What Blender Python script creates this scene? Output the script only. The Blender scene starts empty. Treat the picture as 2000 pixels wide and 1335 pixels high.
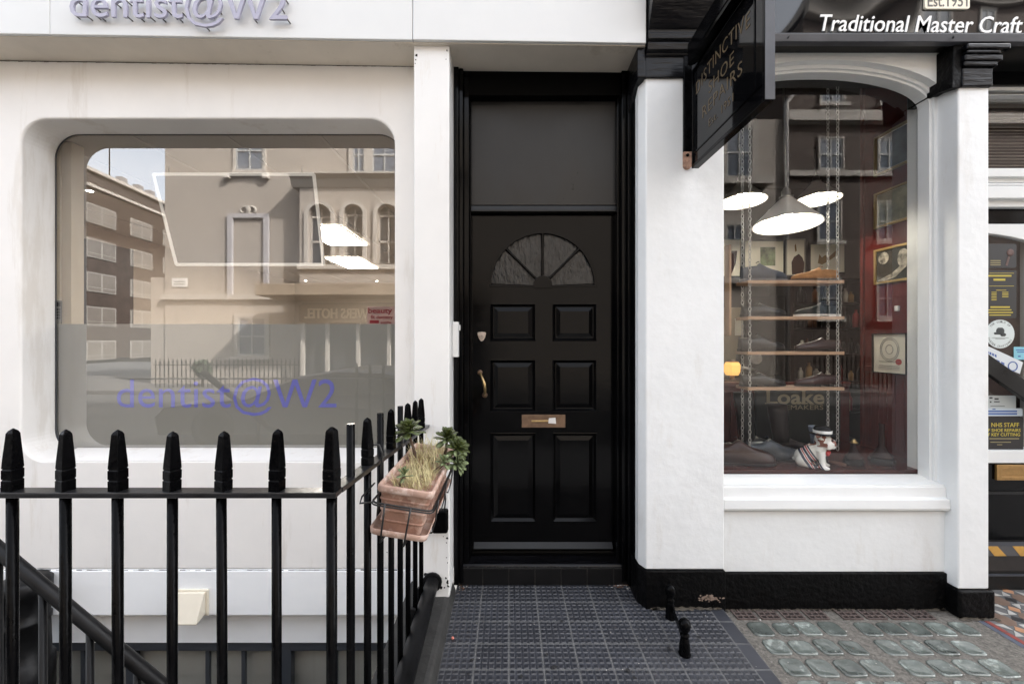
import bpy, bmesh, math, random
from mathutils import Vector, Matrix
from mathutils.geometry import tessellate_polygon
random.seed(7)
R = math.radians
scene = bpy.context.scene
COL = scene.collection

# ---------------------------------------------------------------- camera, world, sun, exposure
F, CX, CY, H = 810.0, 994.0, 664.0, 1.441          # focal length and principal point in photo pixels, eye height
cam = bpy.data.cameras.new('camera'); cam_ob = bpy.data.objects.new('camera', cam); COL.objects.link(cam_ob)
cam.sensor_width = 36.0; cam.lens = 36.0 * F / 2000.0
cam.shift_x = 6 / 2000.0; cam.shift_y = -3.5 / 2000.0
cam.clip_start = 0.05; cam.clip_end = 500
cam_ob.location = (0, 0, H); cam_ob.rotation_euler = (R(90), 0, 0)
scene.camera = cam_ob

SUN_EL, SUN_AZ = R(40), R(58)
world = bpy.data.worlds.new('World'); scene.world = world; world.use_nodes = True
wn = world.node_tree.nodes; wl_ = world.node_tree.links
bg = wn['Background']
sky = wn.new('ShaderNodeTexSky'); sky.sky_type = 'NISHITA'; sky.sun_disc = False
sky.sun_elevation = SUN_EL; sky.sun_rotation = SUN_AZ; sky.air_density = 1.0; sky.dust_density = 5.0; sky.ozone_density = 1.0
hs = wn.new('ShaderNodeHueSaturation'); hs.inputs['Saturation'].default_value = 0.30
wl_.new(sky.outputs[0], hs.inputs['Color']); wl_.new(hs.outputs[0], bg.inputs['Color'])
bg.inputs['Strength'].default_value = 0.15
sun = bpy.data.lights.new('sun', 'SUN'); sun.energy = 3.0; sun.angle = R(2.0); sun.color = (1.0, 0.96, 0.91)
sun_ob = bpy.data.objects.new('sun', sun); COL.objects.link(sun_ob)
d = Vector((math.sin(SUN_AZ) * math.cos(SUN_EL), math.cos(SUN_AZ) * math.cos(SUN_EL), math.sin(SUN_EL)))
sun_ob.rotation_euler = (-d).to_track_quat('-Z', 'Y').to_euler(); sun_ob.location = d * 30
scene.view_settings.view_transform = 'Standard'; scene.view_settings.look = 'None'
scene.view_settings.exposure = 2.85; scene.view_settings.gamma = 1.0; scene.view_settings.use_curve_mapping = False
scene.render.engine = 'CYCLES'
cy = scene.cycles
cy.use_denoising = True; cy.max_bounces = 9; cy.diffuse_bounces = 4; cy.glossy_bounces = 4; cy.transparent_max_bounces = 14
cy.transmission_bounces = 4; cy.caustics_reflective = False; cy.caustics_refractive = False; cy.sample_clamp_indirect = 6.0

# ---------------------------------------------------------------- helpers
def X(px, D): return (px - CX) / F * D
def Z(py, D): return H + (CY - py) / F * D
def P(px, py, D): return Vector((X(px, D), D, Z(py, D)))
def lin(r, g, b):
    f = lambda c: (c / 255 / 12.92) if c <= 10 else ((c / 255 + 0.055) / 1.055) ** 2.4
    return (f(r), f(g), f(b))

WL = {}                                             # world location of every object built here
def wloc(o): return WL.get(o.name, Vector((0, 0, 0))) if o is not None else Vector((0, 0, 0))

class MB:
    """collects faces and links them as ONE mesh object"""
    def __init__(s): s.v = []; s.f = []; s.m = []; s.s = []
    def add(s, vs, fs, m=0, sm=False):
        b = len(s.v); s.v += [tuple(p) for p in vs]
        for f in fs: s.f.append([i + b for i in f]); s.m.append(m); s.s.append(sm)
        return s
    def hexa(s, p, m=0):
        return s.add(p, [(3, 2, 1, 0), (4, 5, 6, 7), (0, 1, 5, 4), (1, 2, 6, 5), (2, 3, 7, 6), (3, 0, 4, 7)], m)
    def box(s, x0, x1, y0, y1, z0, z1, m=0):
        return s.hexa([(x0, y0, z0), (x1, y0, z0), (x1, y1, z0), (x0, y1, z0), (x0, y0, z1), (x1, y0, z1), (x1, y1, z1), (x0, y1, z1)], m)
    def extr(s, poly, a, b, axis='y', holes=(), m=0, sm=False):
        mp = {'y': lambda p, t: (p[0], t, p[1]), 'x': lambda p, t: (t, p[0], p[1]), 'z': lambda p, t: (p[0], p[1], t)}[axis]
        loops = [list(poly)] + [list(h) for h in holes]
        flat = [q for l in loops for q in l]; n = len(flat)
        tri = tessellate_polygon([[Vector((q[0], q[1], 0)) for q in l] for l in loops])
        vs = [mp(q, a) for q in flat] + [mp(q, b) for q in flat]
        s.add(vs, [tuple(t) for t in tri] + [tuple(i + n for i in reversed(t)) for t in tri], m)
        base = len(s.v) - 2 * n; k = 0
        for l in loops:
            c = len(l)
            for i in range(c):
                j = (i + 1) % c
                s.f.append([base + k + i, base + k + j, base + n + k + j, base + n + k + i]); s.m.append(m); s.s.append(sm)
            k += c
        return s
    def ringplate(s, x0, x1, z0, z1, hole, a, b, m=0):
        """rectangle with a rounded hole (points of rrect), front and back faces and the hole's edge"""
        n = len(hole) // 4; cs = [(x1, z1), (x0, z1), (x0, z0), (x1, z0)]
        pts = cs + list(hole); N = len(pts); vs = [(p[0], a, p[1]) for p in pts] + [(p[0], b, p[1]) for p in pts]; fs = []
        for q in range(4):
            for i in range(n - 1): fs.append((q, 4 + q * n + i, 4 + q * n + i + 1))
            fs.append((q, 4 + q * n + n - 1, 4 + ((q + 1) % 4) * n, (q + 1) % 4))
        fs += [tuple(i + N for i in reversed(f)) for f in fs]
        M_ = len(hole); fs += [(4 + i, 4 + (i + 1) % M_, N + 4 + (i + 1) % M_, N + 4 + i) for i in range(M_)]
        fs += [(i, (i + 1) % 4, N + (i + 1) % 4, N + i) for i in range(4)]
        return s.add(vs, fs, m)
    def loft(s, rings, m=0, caps=True, sm=True, closed=True):
        n = len(rings[0]); vs = [p for r in rings for p in r]; fs = []
        for a in range(len(rings) - 1):
            for i in range(n if closed else n - 1):
                j = (i + 1) % n; fs.append((a * n + i, a * n + j, (a + 1) * n + j, (a + 1) * n + i))
        s.add(vs, fs, m, sm)
        if caps:
            b = len(s.v) - len(vs); e = b + (len(rings) - 1) * n
            s.f.append([b + i for i in range(n)][::-1]); s.m.append(m); s.s.append(False)
            s.f.append([e + i for i in range(n)]); s.m.append(m); s.s.append(False)
        return s
    def tube(s, pts, r, n=8, m=0, caps=True, sm=True, ph=0.0):
        pts = [Vector(p) for p in pts]; rr = r if isinstance(r, (list, tuple)) else [r] * len(pts); rings = []; up = None
        for i, p in enumerate(pts):
            t = (pts[min(i + 1, len(pts) - 1)] - pts[max(i - 1, 0)]).normalized()
            if up is None: up = Vector((0, 0, 1)) if abs(t.z) < 0.9 else Vector((0, 1, 0))
            u = (up - t * up.dot(t)).normalized(); up = u; w = t.cross(u)
            rings.append([p + (u * math.cos(ph + 2 * math.pi * k / n) + w * math.sin(ph + 2 * math.pi * k / n)) * rr[i] for k in range(n)])
        return s.loft(rings, m, caps, sm)
    def lathe(s, prof, c, n=16, m=0, sm=True, axis='z', caps=True, ph=0.0):
        rings = []
        for (r, t) in prof:
            ring = []
            for k in range(n):
                a = ph + 2 * math.pi * k / n; u, w = r * math.cos(a), r * math.sin(a)
                ring.append({'z': (c[0] + u, c[1] + w, c[2] + t), 'y': (c[0] + u, c[1] + t, c[2] + w), 'x': (c[0] + t, c[1] + u, c[2] + w)}[axis])
            rings.append(ring)
        return s.loft(rings, m, caps, sm)
    def ell(s, c, r, nu=12, nv=8, m=0, rot=None):
        rings = []
        for j in range(1, nv):
            a = math.pi * j / nv
            ring = []
            for k in range(nu):
                b = 2 * math.pi * k / nu
                v = Vector((r[0] * math.sin(a) * math.cos(b), r[1] * math.sin(a) * math.sin(b), -r[2] * math.cos(a)))
                if rot is not None: v = rot @ v
                ring.append(Vector(c) + v)
            rings.append(ring)
        return s.loft(rings, m, True, True)
    def build(s, name, mats, parent=None, bev=0.0, seg=2, kind=None, label=None, local=False, ang=40, origin=None):
        me = bpy.data.meshes.new(name)
        lo = [min(p[i] for p in s.v) for i in range(3)]; hi = [max(p[i] for p in s.v) for i in range(3)]
        c = Vector(origin) if origin is not None else Vector(((lo[0] + hi[0]) / 2, (lo[1] + hi[1]) / 2, lo[2] if parent is None else (lo[2] + hi[2]) / 2))
        me.from_pydata([tuple(Vector(p) - c) for p in s.v], [], s.f)
        me.polygons.foreach_set('material_index', s.m); me.polygons.foreach_set('use_smooth', s.s)
        bm = bmesh.new(); bm.from_mesh(me); bmesh.ops.recalc_face_normals(bm, faces=bm.faces); bm.to_mesh(me); bm.free()
        for mt in (mats if isinstance(mats, (list, tuple)) else [mats]): me.materials.append(mt)
        o = bpy.data.objects.new(name, me); COL.objects.link(o)
        if parent is not None: o.parent = parent
        o.location = c if local else c - wloc(parent)
        WL[o.name] = c if not local else wloc(parent) + c
        if bev:
            b = o.modifiers.new('edge', 'BEVEL'); b.width = bev; b.segments = seg; b.limit_method = 'ANGLE'; b.angle_limit = R(ang); b.harden_normals = False
        if kind: o['kind'] = kind
        if label: o['label'] = label
        return o

def tag(o, label, cat, group=None):
    o['label'] = label; o['category'] = cat
    if group: o['group'] = group
    return o
def thing(name, label, cat, loc=(0, 0, 0), rot=(0, 0, 0), group=None):
    o = bpy.data.objects.new(name, None); COL.objects.link(o); o.location = loc; o.rotation_euler = rot; o.empty_display_size = 0.1
    WL[o.name] = Vector(loc)
    return tag(o, label, cat, group)
def inst(src, name, parent=None, loc=None, rot=None, scale=None, world=True):
    """a copy sharing mesh data; loc is the world place of its origin"""
    o = src.copy(); COL.objects.link(o); o.parent = parent
    if loc is not None: o.location = Vector(loc) - (wloc(parent) if world else Vector((0, 0, 0))); WL[o.name] = Vector(loc)
    if rot is not None: o.rotation_euler = rot
    if scale is not None: o.scale = scale
    return o
def kids(o): return [c for c in bpy.data.objects if c.parent == o]
def copy_tree(o, loc=None, label=None, parent=None):
    c = o.copy(); COL.objects.link(c); c.parent = parent
    if loc is not None: c.location = loc; WL[c.name] = Vector(loc)
    if label: c['label'] = label
    for k in kids(o): copy_tree(k, parent=c)
    return c
def rrect(x0, x1, z0, z1, r, n=8):
    out = []
    for cx_, cz_, a0 in ((x1 - r, z1 - r, 0), (x0 + r, z1 - r, 90), (x0 + r, z0 + r, 180), (x1 - r, z0 + r, 270)):
        for i in range(n + 1):
            a = R(a0 + 90 * i / n); out.append((cx_ + r * math.cos(a), cz_ + r * math.sin(a)))
    return out
def archrect(x0, x1, z0, z1, rx, rz, n=12):
    out = [(x0, z0), (x1, z0)]
    for i in range(n + 1):
        a = R(90 * i / n); out.append((x1 - rx + rx * math.cos(a), z1 - rz + rz * math.sin(a)))
    for i in range(n + 1):
        a = R(90 + 90 * i / n); out.append((x0 + rx + rx * math.cos(a), z1 - rz + rz * math.sin(a)))
    return out
def roundtop(x0, x1, z0, z1, n=14):
    r = (x1 - x0) / 2; cx_ = (x0 + x1) / 2
    return [(x0, z0), (x1, z0)] + [(cx_ + r * math.cos(math.pi * i / n), z1 - r + r * math.sin(math.pi * i / n)) for i in range(n + 1)]

# ---- text as mesh
DUM = bpy.data.materials.new('plain')
def text_raw(body, shear=0.0, ext=0.0, off=0.0, res=3, spacing=1.0):
    cu = bpy.data.curves.new('txt', 'FONT'); cu.body = body; cu.extrude = ext; cu.offset = off; cu.shear = shear; cu.resolution_u = res
    cu.space_character = spacing
    for i in range(len(body)): cu.materials.append(DUM)
    for i in range(len(body)): cu.body_format[i].material_index = i
    ob = bpy.data.objects.new('txt', cu); COL.objects.link(ob)
    dg = bpy.context.evaluated_depsgraph_get(); me = bpy.data.meshes.new_from_object(ob.evaluated_get(dg))
    vs = [v.co.copy() for v in me.vertices]; fs = [(tuple(p.vertices), p.material_index) for p in me.polygons]
    bpy.data.objects.remove(ob); bpy.data.curves.remove(cu); bpy.data.meshes.remove(me)
    return vs, fs
def letters(body, O, U, V, N, width, height, depth=0.002, **kw):
    """per character (verts, faces): text spans WIDTH along U from O, its tallest letter is HEIGHT along V above the baseline, DEPTH along N"""
    kw.setdefault('off', 0.0)
    vs, fs = text_raw(body, ext=0.5, **kw)
    x0 = min(v.x for v in vs); x1 = max(v.x for v in vs); h = max(v.y for v in vs)
    O, U, V, N = Vector(O), Vector(U), Vector(V), Vector(N)
    pts = [O + U * ((v.x - x0) / (x1 - x0) * width) + V * (v.y / h * height) + N * ((v.z + 0.5) * depth) for v in vs]
    out = []
    for i, ch in enumerate(body):
        if ch == 'W':                               # a plain grotesque W, drawn as one outline
            q = [v for f, k in fs if k == i for v in (vs[j] for j in f)]
            a0, a1, b1 = min(v.x for v in q), max(v.x for v in q), max(v.y for v in q)
            wl2 = [(0, 1), (.10, 1), (.275, .17), (.447, 1), (.553, 1), (.725, .17), (.90, 1), (1, 1), (.775, 0), (.675, 0), (.5, .80), (.325, 0), (.225, 0)]
            tr_ = tessellate_polygon([[Vector((x, y, 0)) for x, y in wl2]]); n_ = len(wl2)
            pv = [O + U * (((a0 + (a1 - a0) * x) - x0) / (x1 - x0) * width) + V * (b1 * y / h * height) + N * (t * depth) for t in (0, 1) for x, y in wl2]
            out.append((ch, pv, [tuple(t) for t in tr_] + [tuple(j + n_ for j in reversed(t)) for t in tr_] + [(j, (j + 1) % n_, n_ + (j + 1) % n_, n_ + j) for j in range(n_)])); continue
        sel = [f for f, k in fs if k == i]
        if not sel: continue
        used = sorted({j for f in sel for j in f}); mp = {j: k for k, j in enumerate(used)}
        out.append((ch, [pts[j] for j in used], [tuple(mp[j] for j in f) for f in sel]))
    return out
def put_text(mb, body, O, U, V, N, width, height, depth=0.002, m=0, **kw):
    for ch, v, f in letters(body, O, U, V, N, width, height, depth, **kw): mb.add(v, f, m)

# ---------------------------------------------------------------- materials
def mk(name, col, rough=0.5, metal=0.0, spec=0.5, var=0.0, vs=5.0, bump=0.0, bs=60.0, stain=None, ss=3.0, st=0.6, amt=1.0, coat=0.0, emit=None, es=0.0,
       stretch=None, bdist=0.002, rvar=0.0, trans=0.0, bdet=5, sst=None):
    mt = bpy.data.materials.new(name); mt.use_nodes = True; nt = mt.node_tree; n = nt.nodes; l = nt.links
    b = n['Principled BSDF']; b.inputs['Base Color'].default_value = (*col, 1); b.inputs['Roughness'].default_value = rough
    b.inputs['Metallic'].default_value = metal; b.inputs['Specular IOR Level'].default_value = spec
    b.inputs['Coat Weight'].default_value = coat
    if emit: b.inputs['Emission Color'].default_value = (*emit, 1); b.inputs['Emission Strength'].default_value = es
    if trans: b.inputs['Transmission Weight'].default_value = trans
    if var or bump or stain:
        g = n.new('ShaderNodeNewGeometry'); src = g.outputs['Position']
        if stretch:
            mp = n.new('ShaderNodeMapping'); mp.inputs['Scale'].default_value = stretch; l.new(src, mp.inputs['Vector']); src = mp.outputs[0]
        last = None
        if var:
            t = n.new('ShaderNodeTexNoise'); t.inputs['Scale'].default_value = vs; t.inputs['Detail'].default_value = 7; t.inputs['Roughness'].default_value = 0.62; l.new(src, t.inputs['Vector'])
            r = n.new('ShaderNodeValToRGB'); r.color_ramp.elements[0].position = 0.3; r.color_ramp.elements[1].position = 0.7
            r.color_ramp.elements[0].color = (*[max(0, c * (1 - var)) for c in col], 1); r.color_ramp.elements[1].color = (*[min(1, c * (1 + var)) for c in col], 1)
            l.new(t.outputs['Fac'], r.inputs['Fac']); last = r.outputs[0]
            if rvar:
                mr = n.new('ShaderNodeMapRange'); mr.inputs['To Min'].default_value = max(0.02, rough - rvar); mr.inputs['To Max'].default_value = min(1, rough + rvar)
                mr.inputs['From Min'].default_value = 0.3; mr.inputs['From Max'].default_value = 0.7
                l.new(t.outputs['Fac'], mr.inputs['Value']); l.new(mr.outputs[0], b.inputs['Roughness'])
        if stain:
            t = n.new('ShaderNodeTexNoise'); t.inputs['Scale'].default_value = ss; t.inputs['Detail'].default_value = 9; t.inputs['Roughness'].default_value = 0.7
            if sst:
                mp2 = n.new('ShaderNodeMapping'); mp2.inputs['Scale'].default_value = sst; l.new(g.outputs['Position'], mp2.inputs['Vector']); l.new(mp2.outputs[0], t.inputs['Vector'])
            else: l.new(g.outputs['Position'], t.inputs['Vector'])
            r = n.new('ShaderNodeValToRGB'); r.color_ramp.elements[0].position = st; r.color_ramp.elements[1].position = min(1, st + 0.08)
            r.color_ramp.elements[0].color = (0, 0, 0, 1); r.color_ramp.elements[1].color = (amt, amt, amt, 1); l.new(t.outputs['Fac'], r.inputs['Fac'])
            mx = n.new('ShaderNodeMixRGB'); l.new(r.outputs[0], mx.inputs['Fac']); mx.inputs['Color1'].default_value = (*col, 1); mx.inputs['Color2'].default_value = (*stain, 1)
            if last is not None: l.new(last, mx.inputs['Color1'])
            last = mx.outputs[0]
        if last is not None: l.new(last, b.inputs['Base Color'])
        if bump:
            t = n.new('ShaderNodeTexNoise'); t.inputs['Scale'].default_value = bs; t.inputs['Detail'].default_value = bdet; l.new(src, t.inputs['Vector'])
            bp = n.new('ShaderNodeBump'); bp.inputs['Strength'].default_value = bump; bp.inputs['Distance'].default_value = bdist; l.new(t.outputs['Fac'], bp.inputs['Height']); l.new(bp.outputs[0], b.inputs['Normal'])
    return mt

def glass(name, ior, tint=(0.95, 0.95, 0.94), wob=0.0, ws=0.6):
    """a clear pane: lets light straight through and mirrors part of it, more at a glancing angle"""
    mt = bpy.data.materials.new(name); mt.use_nodes = True; nt = mt.node_tree; n = nt.nodes; l = nt.links; n.clear()
    out = n.new('ShaderNodeOutputMaterial'); mx = n.new('ShaderNodeMixShader'); tr = n.new('ShaderNodeBsdfTransparent'); gl = n.new('ShaderNodeBsdfGlossy')
    tr.inputs[0].default_value = (*tint, 1); gl.inputs['Roughness'].default_value = 0.0
    fr = n.new('ShaderNodeFresnel'); fr.inputs['IOR'].default_value = ior
    g = n.new('ShaderNodeNewGeometry'); su = n.new('ShaderNodeMath'); su.operation = 'SUBTRACT'; su.inputs[0].default_value = 1.0; l.new(g.outputs['Backfacing'], su.inputs[1])
    mu = n.new('ShaderNodeMath'); mu.operation = 'MULTIPLY'; l.new(fr.outputs[0], mu.inputs[0]); l.new(su.outputs[0], mu.inputs[1])
    l.new(mu.outputs[0], mx.inputs[0]); l.new(tr.outputs[0], mx.inputs[1]); l.new(gl.outputs[0], mx.inputs[2]); l.new(mx.outputs[0], out.inputs['Surface'])
    if wob:
        t = n.new('ShaderNodeTexNoise'); t.inputs['Scale'].default_value = ws; t.inputs['Detail'].default_value = 1; l.new(g.outputs['Position'], t.inputs['Vector'])
        bp = n.new('ShaderNodeBump'); bp.inputs['Strength'].default_value = wob; bp.inputs['Distance'].default_value = 0.004; l.new(t.outputs['Fac'], bp.inputs['Height']); l.new(bp.outputs[0], gl.inputs['Normal']); l.new(bp.outputs[0], fr.inputs['Normal'])
    return mt

def brickmat(name, c1, c2, mortar, scale, wall_axis='y'):
    mt = bpy.data.materials.new(name); mt.use_nodes = True; nt = mt.node_tree; n = nt.nodes; l = nt.links
    b = n['Principled BSDF']; b.inputs['Roughness'].default_value = 0.85
    g = n.new('ShaderNodeNewGeometry'); sp = n.new('ShaderNodeSeparateXYZ'); cb = n.new('ShaderNodeCombineXYZ'); l.new(g.outputs['Position'], sp.inputs[0])
    ad = n.new('ShaderNodeMath'); ad.operation = 'ADD'; l.new(sp.outputs['X'], ad.inputs[0]); l.new(sp.outputs['Y'], ad.inputs[1])
    l.new(ad.outputs[0], cb.inputs['X']); l.new(sp.outputs['Z'], cb.inputs['Y'])
    t = n.new('ShaderNodeTexBrick'); t.inputs['Scale'].default_value = scale; t.inputs['Color1'].default_value = (*c1, 1); t.inputs['Color2'].default_value = (*c2, 1); t.inputs['Mortar'].default_value = (*mortar, 1)
    t.inputs['Brick Width'].default_value = 0.5; t.inputs['Row Height'].default_value = 0.17; t.inputs['Mortar Size'].default_value = 0.02; l.new(cb.outputs[0], t.inputs['Vector'])
    no = n.new('ShaderNodeTexNoise'); no.inputs['Scale'].default_value = 0.8; no.inputs['Detail'].default_value = 6; l.new(g.outputs['Position'], no.inputs['Vector'])
    mx = n.new('ShaderNodeMixRGB'); mx.blend_type = 'MULTIPLY'; mx.inputs['Fac'].default_value = 0.6; l.new(t.outputs['Color'], mx.inputs['Color1'])
    r = n.new('ShaderNodeValToRGB'); r.color_ramp.elements[0].color = (0.55, 0.5, 0.48, 1); r.color_ramp.elements[1].color = (1, 1, 1, 1); r.color_ramp.elements[0].position = .3; r.color_ramp.elements[1].position = .7
    l.new(no.outputs['Fac'], r.inputs['Fac']); l.new(r.outputs[0], mx.inputs['Color2']); l.new(mx.outputs[0], b.inputs['Base Color'])
    return mt

M = {}
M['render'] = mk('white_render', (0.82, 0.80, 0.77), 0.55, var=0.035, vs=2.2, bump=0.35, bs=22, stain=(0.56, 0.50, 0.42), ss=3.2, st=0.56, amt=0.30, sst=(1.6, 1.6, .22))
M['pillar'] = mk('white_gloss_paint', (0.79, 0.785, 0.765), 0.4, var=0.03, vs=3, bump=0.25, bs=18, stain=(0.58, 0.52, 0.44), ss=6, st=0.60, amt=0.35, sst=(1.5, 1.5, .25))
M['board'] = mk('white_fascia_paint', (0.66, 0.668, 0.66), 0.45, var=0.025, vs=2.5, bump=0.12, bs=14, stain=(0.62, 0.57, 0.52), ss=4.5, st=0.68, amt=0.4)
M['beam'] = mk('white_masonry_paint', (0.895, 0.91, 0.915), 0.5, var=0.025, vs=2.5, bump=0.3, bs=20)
M['pier'] = mk('white_stucco', (0.735, 0.75, 0.75), 0.45, var=0.035, vs=4, bump=0.6, bs=16, bdist=0.005, stain=(0.58, 0.56, 0.52), ss=4.5, st=0.57, amt=0.28, sst=(1.5, 1.5, .3))
M['joinery'] = mk('white_joinery', (0.73, 0.745, 0.74), 0.38, var=0.03, vs=6, bump=0.3, bs=28, stain=(0.5, 0.46, 0.4), ss=14, st=0.69, amt=0.5)
M['plinth'] = mk('black_plinth_paint', (0.0026, 0.0026, 0.0028), 0.42, spec=.09, var=0.5, vs=14, bump=1.0, bs=38, bdist=0.009, stain=(0.06, 0.057, 0.05), ss=13, st=0.68, amt=0.7)
M['black'] = mk('black_gloss_paint', (0.0022, 0.0022, 0.0025), 0.13, spec=.13, var=0.3, vs=9, bump=0.12, bs=26, rvar=0.06)
M['blackbrush'] = mk('black_brushed_paint', (0.004, 0.004, 0.005), 0.24, spec=.22, var=0.4, vs=9, bump=0.75, bs=24, bdist=0.004, stretch=(0.35, 1, 2.2))
M['blacksatin'] = mk('black_satin_paint', (0.007, 0.0067, 0.0065), 0.34, spec=.3, var=0.3, vs=5, bump=0.12, bs=40, rvar=0.08)
M['transom'] = mk('dull_black_board', (0.019, 0.0188, 0.0186), 0.36, spec=.3, var=0.25, vs=4, bump=0.1, bs=30, rvar=0.1, stretch=(1, 1, .5))
M['shadowblack'] = mk('flat_black_paint', (0.0015, 0.0015, 0.0016), 0.6, spec=.05)
M['iron'] = mk('black_iron_paint', (0.0020, 0.0020, 0.0023), 0.2, spec=.06, var=0.3, vs=30, stain=(.06, .032, .02), ss=42, st=.70, amt=.6, bump=0.7, bs=60, bdist=0.002, rvar=0.06)
M['ironedge'] = mk('black_rail_top', (0.011, 0.011, 0.012), 0.3, var=0.4, vs=20, bump=0.4, bs=60, stain=(0.12, 0.09, 0.08), ss=30, st=0.68, amt=0.6)
M['pipe'] = mk('black_pipe_paint', (0.0065, 0.0065, 0.007), 0.4, spec=.2, var=0.4, vs=12, bump=0.4, bs=40, rvar=0.1)
M['stone'] = mk('dirty_dark_stone', (0.030, 0.0295, 0.028), 0.7, var=0.45, vs=8, bump=0.7, bs=50, bdist=0.004, stain=(0.13, 0.125, 0.115), ss=9, st=0.62, amt=0.6)
M['tile'] = mk('blue_black_tile', (0.036, 0.038, 0.046), 0.42, var=0.22, vs=6, bump=0.25, bs=120, stain=(0.16, 0.16, 0.165), ss=22, st=0.70, amt=0.5, rvar=0.1)
def vary(mt, amt):
    """each object of this material a little lighter or darker"""
    nt = mt.node_tree; b = nt.nodes['Principled BSDF']; oi = nt.nodes.new('ShaderNodeObjectInfo'); mr = nt.nodes.new('ShaderNodeMapRange'); h = nt.nodes.new('ShaderNodeHueSaturation')
    mr.inputs['To Min'].default_value = 1 - amt; mr.inputs['To Max'].default_value = 1 + amt; nt.links.new(oi.outputs['Random'], mr.inputs['Value']); nt.links.new(mr.outputs[0], h.inputs['Value'])
    lk = b.inputs['Base Color'].links
    if lk: nt.links.new(lk[0].from_socket, h.inputs['Color'])
    else: h.inputs['Color'].default_value = b.inputs['Base Color'].default_value
    nt.links.new(h.outputs[0], b.inputs['Base Color'])
vary(M['tile'], .22)
M['stud'] = mk('worn_tile_stud', (0.022, 0.0235, 0.029), 0.4, var=.3, vs=9)
M['tiledust'] = mk('dusty_tile_groove', (0.058, 0.059, 0.064), 0.6, var=0.3, vs=10)
M['grout'] = mk('pale_grout', (0.115, 0.115, 0.114), 0.9, var=0.25, vs=14)
M['riser'] = mk('black_riser_tile', (0.007, 0.007, 0.0075), 0.4, spec=.2, var=0.3, vs=10, bump=0.15, bs=60)
M['concrete'] = mk('pebbly_concrete', (0.125, 0.115, 0.10), 0.9, var=0.55, vs=75, bump=1.0, bs=110, bdist=0.004, stain=(0.30, 0.28, 0.25), ss=60, st=0.60, amt=0.8)
M['lens'] = mk('green_glass_lens', (0.115, 0.13, 0.118), 0.1, var=0.35, vs=16, bump=0.35, bs=14, bdist=0.006, coat=0.6, stain=(0.34, 0.38, 0.35), ss=17, st=0.56, amt=0.6)
vary(M['lens'], .3)
M['vent'] = mk('rusty_vent_iron', (0.085, 0.062, 0.055), 0.8, var=0.4, vs=60, bump=0.6, bs=90)
M['hole'] = mk('dark_void', (0.004, 0.004, 0.004), 0.9)
M['lilac'] = mk('lilac_grey_letter', (0.36, 0.35, 0.44), 0.35)
M['pin'] = mk('steel_pin', (0.10, 0.09, 0.08), 0.5)
M['vinyl'] = mk('violet_blue_vinyl', (0.27, 0.29, 0.95), 0.45)
M['frost'] = mk('frosted_film', (0.40, 0.402, 0.382), 0.6)
M['wgrey'] = mk('anthracite_window_frame', (0.045, 0.05, 0.058), 0.35)
M['blind'] = mk('pale_basement_blind', (0.40, 0.39, 0.36), 0.8, var=0.08, vs=3)
M['wellwall'] = mk('grey_area_wall', (0.26, 0.255, 0.25), 0.8, var=0.15, vs=5, bump=0.4, bs=40)
M['cream'] = mk('cream_plastic', (0.74, 0.68, 0.56), 0.4, var=0.04, vs=10)
M['terra'] = mk('terracotta', (0.27, 0.15, 0.107), 0.88, var=0.25, vs=16, bump=0.3, bs=90, stain=(0.47, 0.34, 0.28), ss=13, st=0.50, amt=0.7)
M['terrarim'] = mk('weathered_terracotta', (0.38, 0.25, 0.195), 0.85, var=0.2, vs=20, bump=0.3, bs=90, stain=(0.58, 0.46, 0.4), ss=18, st=0.50, amt=0.7)
M['soil'] = mk('dark_soil', (0.03, 0.02, 0.014), 0.95, var=0.5, vs=60, bump=0.8, bs=80)
M['wire'] = mk('black_wire', (0.008, 0.008, 0.008), 0.4)
M['leaf'] = mk('succulent_leaf', (0.058, 0.076, 0.018), 0.4, var=0.5, vs=26, stain=(0.17, 0.21, 0.11), ss=20, st=0.58, amt=0.5)
M['leafpale'] = mk('pale_succulent_leaf', (0.155, 0.195, 0.09), 0.45, var=0.35, vs=30, stain=(0.10, 0.055, 0.03), ss=26, st=0.66, amt=0.7)
M['stem'] = mk('woody_stem', (0.085, 0.052, 0.033), 0.85, var=0.4, vs=60)
M['soffit'] = mk('stained_soffit_paint', (0.66, 0.60, 0.51), 0.6, var=.08, vs=2.5, bump=.2, bs=20, stain=(.40, .34, .26), ss=3.5, st=.60, amt=.5)
M['grass'] = mk('dry_yellow_grass', (0.47, 0.41, 0.22), 0.7, var=0.5, vs=40)
M['brass'] = mk('aged_brass', (0.50, 0.36, 0.17), 0.32, metal=0.85, var=0.3, vs=40)
M['bronze'] = mk('dull_bronze', (0.17, 0.105, 0.065), 0.4, metal=0.35, var=0.25, vs=30)
M['pewter'] = mk('worn_pewter', (0.42, 0.36, 0.31), 0.4, metal=0.6, var=0.4, vs=90)
M['obscure'] = mk('obscure_glass', (0.015, 0.0165, 0.018), 0.14, spec=.35, var=0.5, vs=14, bump=0.8, bs=24, bdist=0.010, bdet=2, stretch=(1.8, 1, 0.8))
M['whiteplastic'] = mk('white_plastic', (0.72, 0.72, 0.71), 0.4)
M['paper'] = mk('white_paper', (0.75, 0.74, 0.72), 0.7)
M['rust'] = mk('rusty_pink_iron', (0.33, 0.19, 0.13), 0.8, var=0.5, vs=50, bump=0.5, bs=90)
M['gold'] = mk('faded_gold_paint', (0.105, 0.073, 0.036), 0.45)
M['signblack'] = mk('black_sign_gloss', (0.003, 0.003, 0.0035), 0.05, spec=.28)
M['fasciagloss'] = mk('black_fascia_gloss', (0.004, 0.004, 0.0045), 0.03, spec=0.7, bump=0.5, bs=1.3, bdist=0.05, bdet=0)
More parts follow.
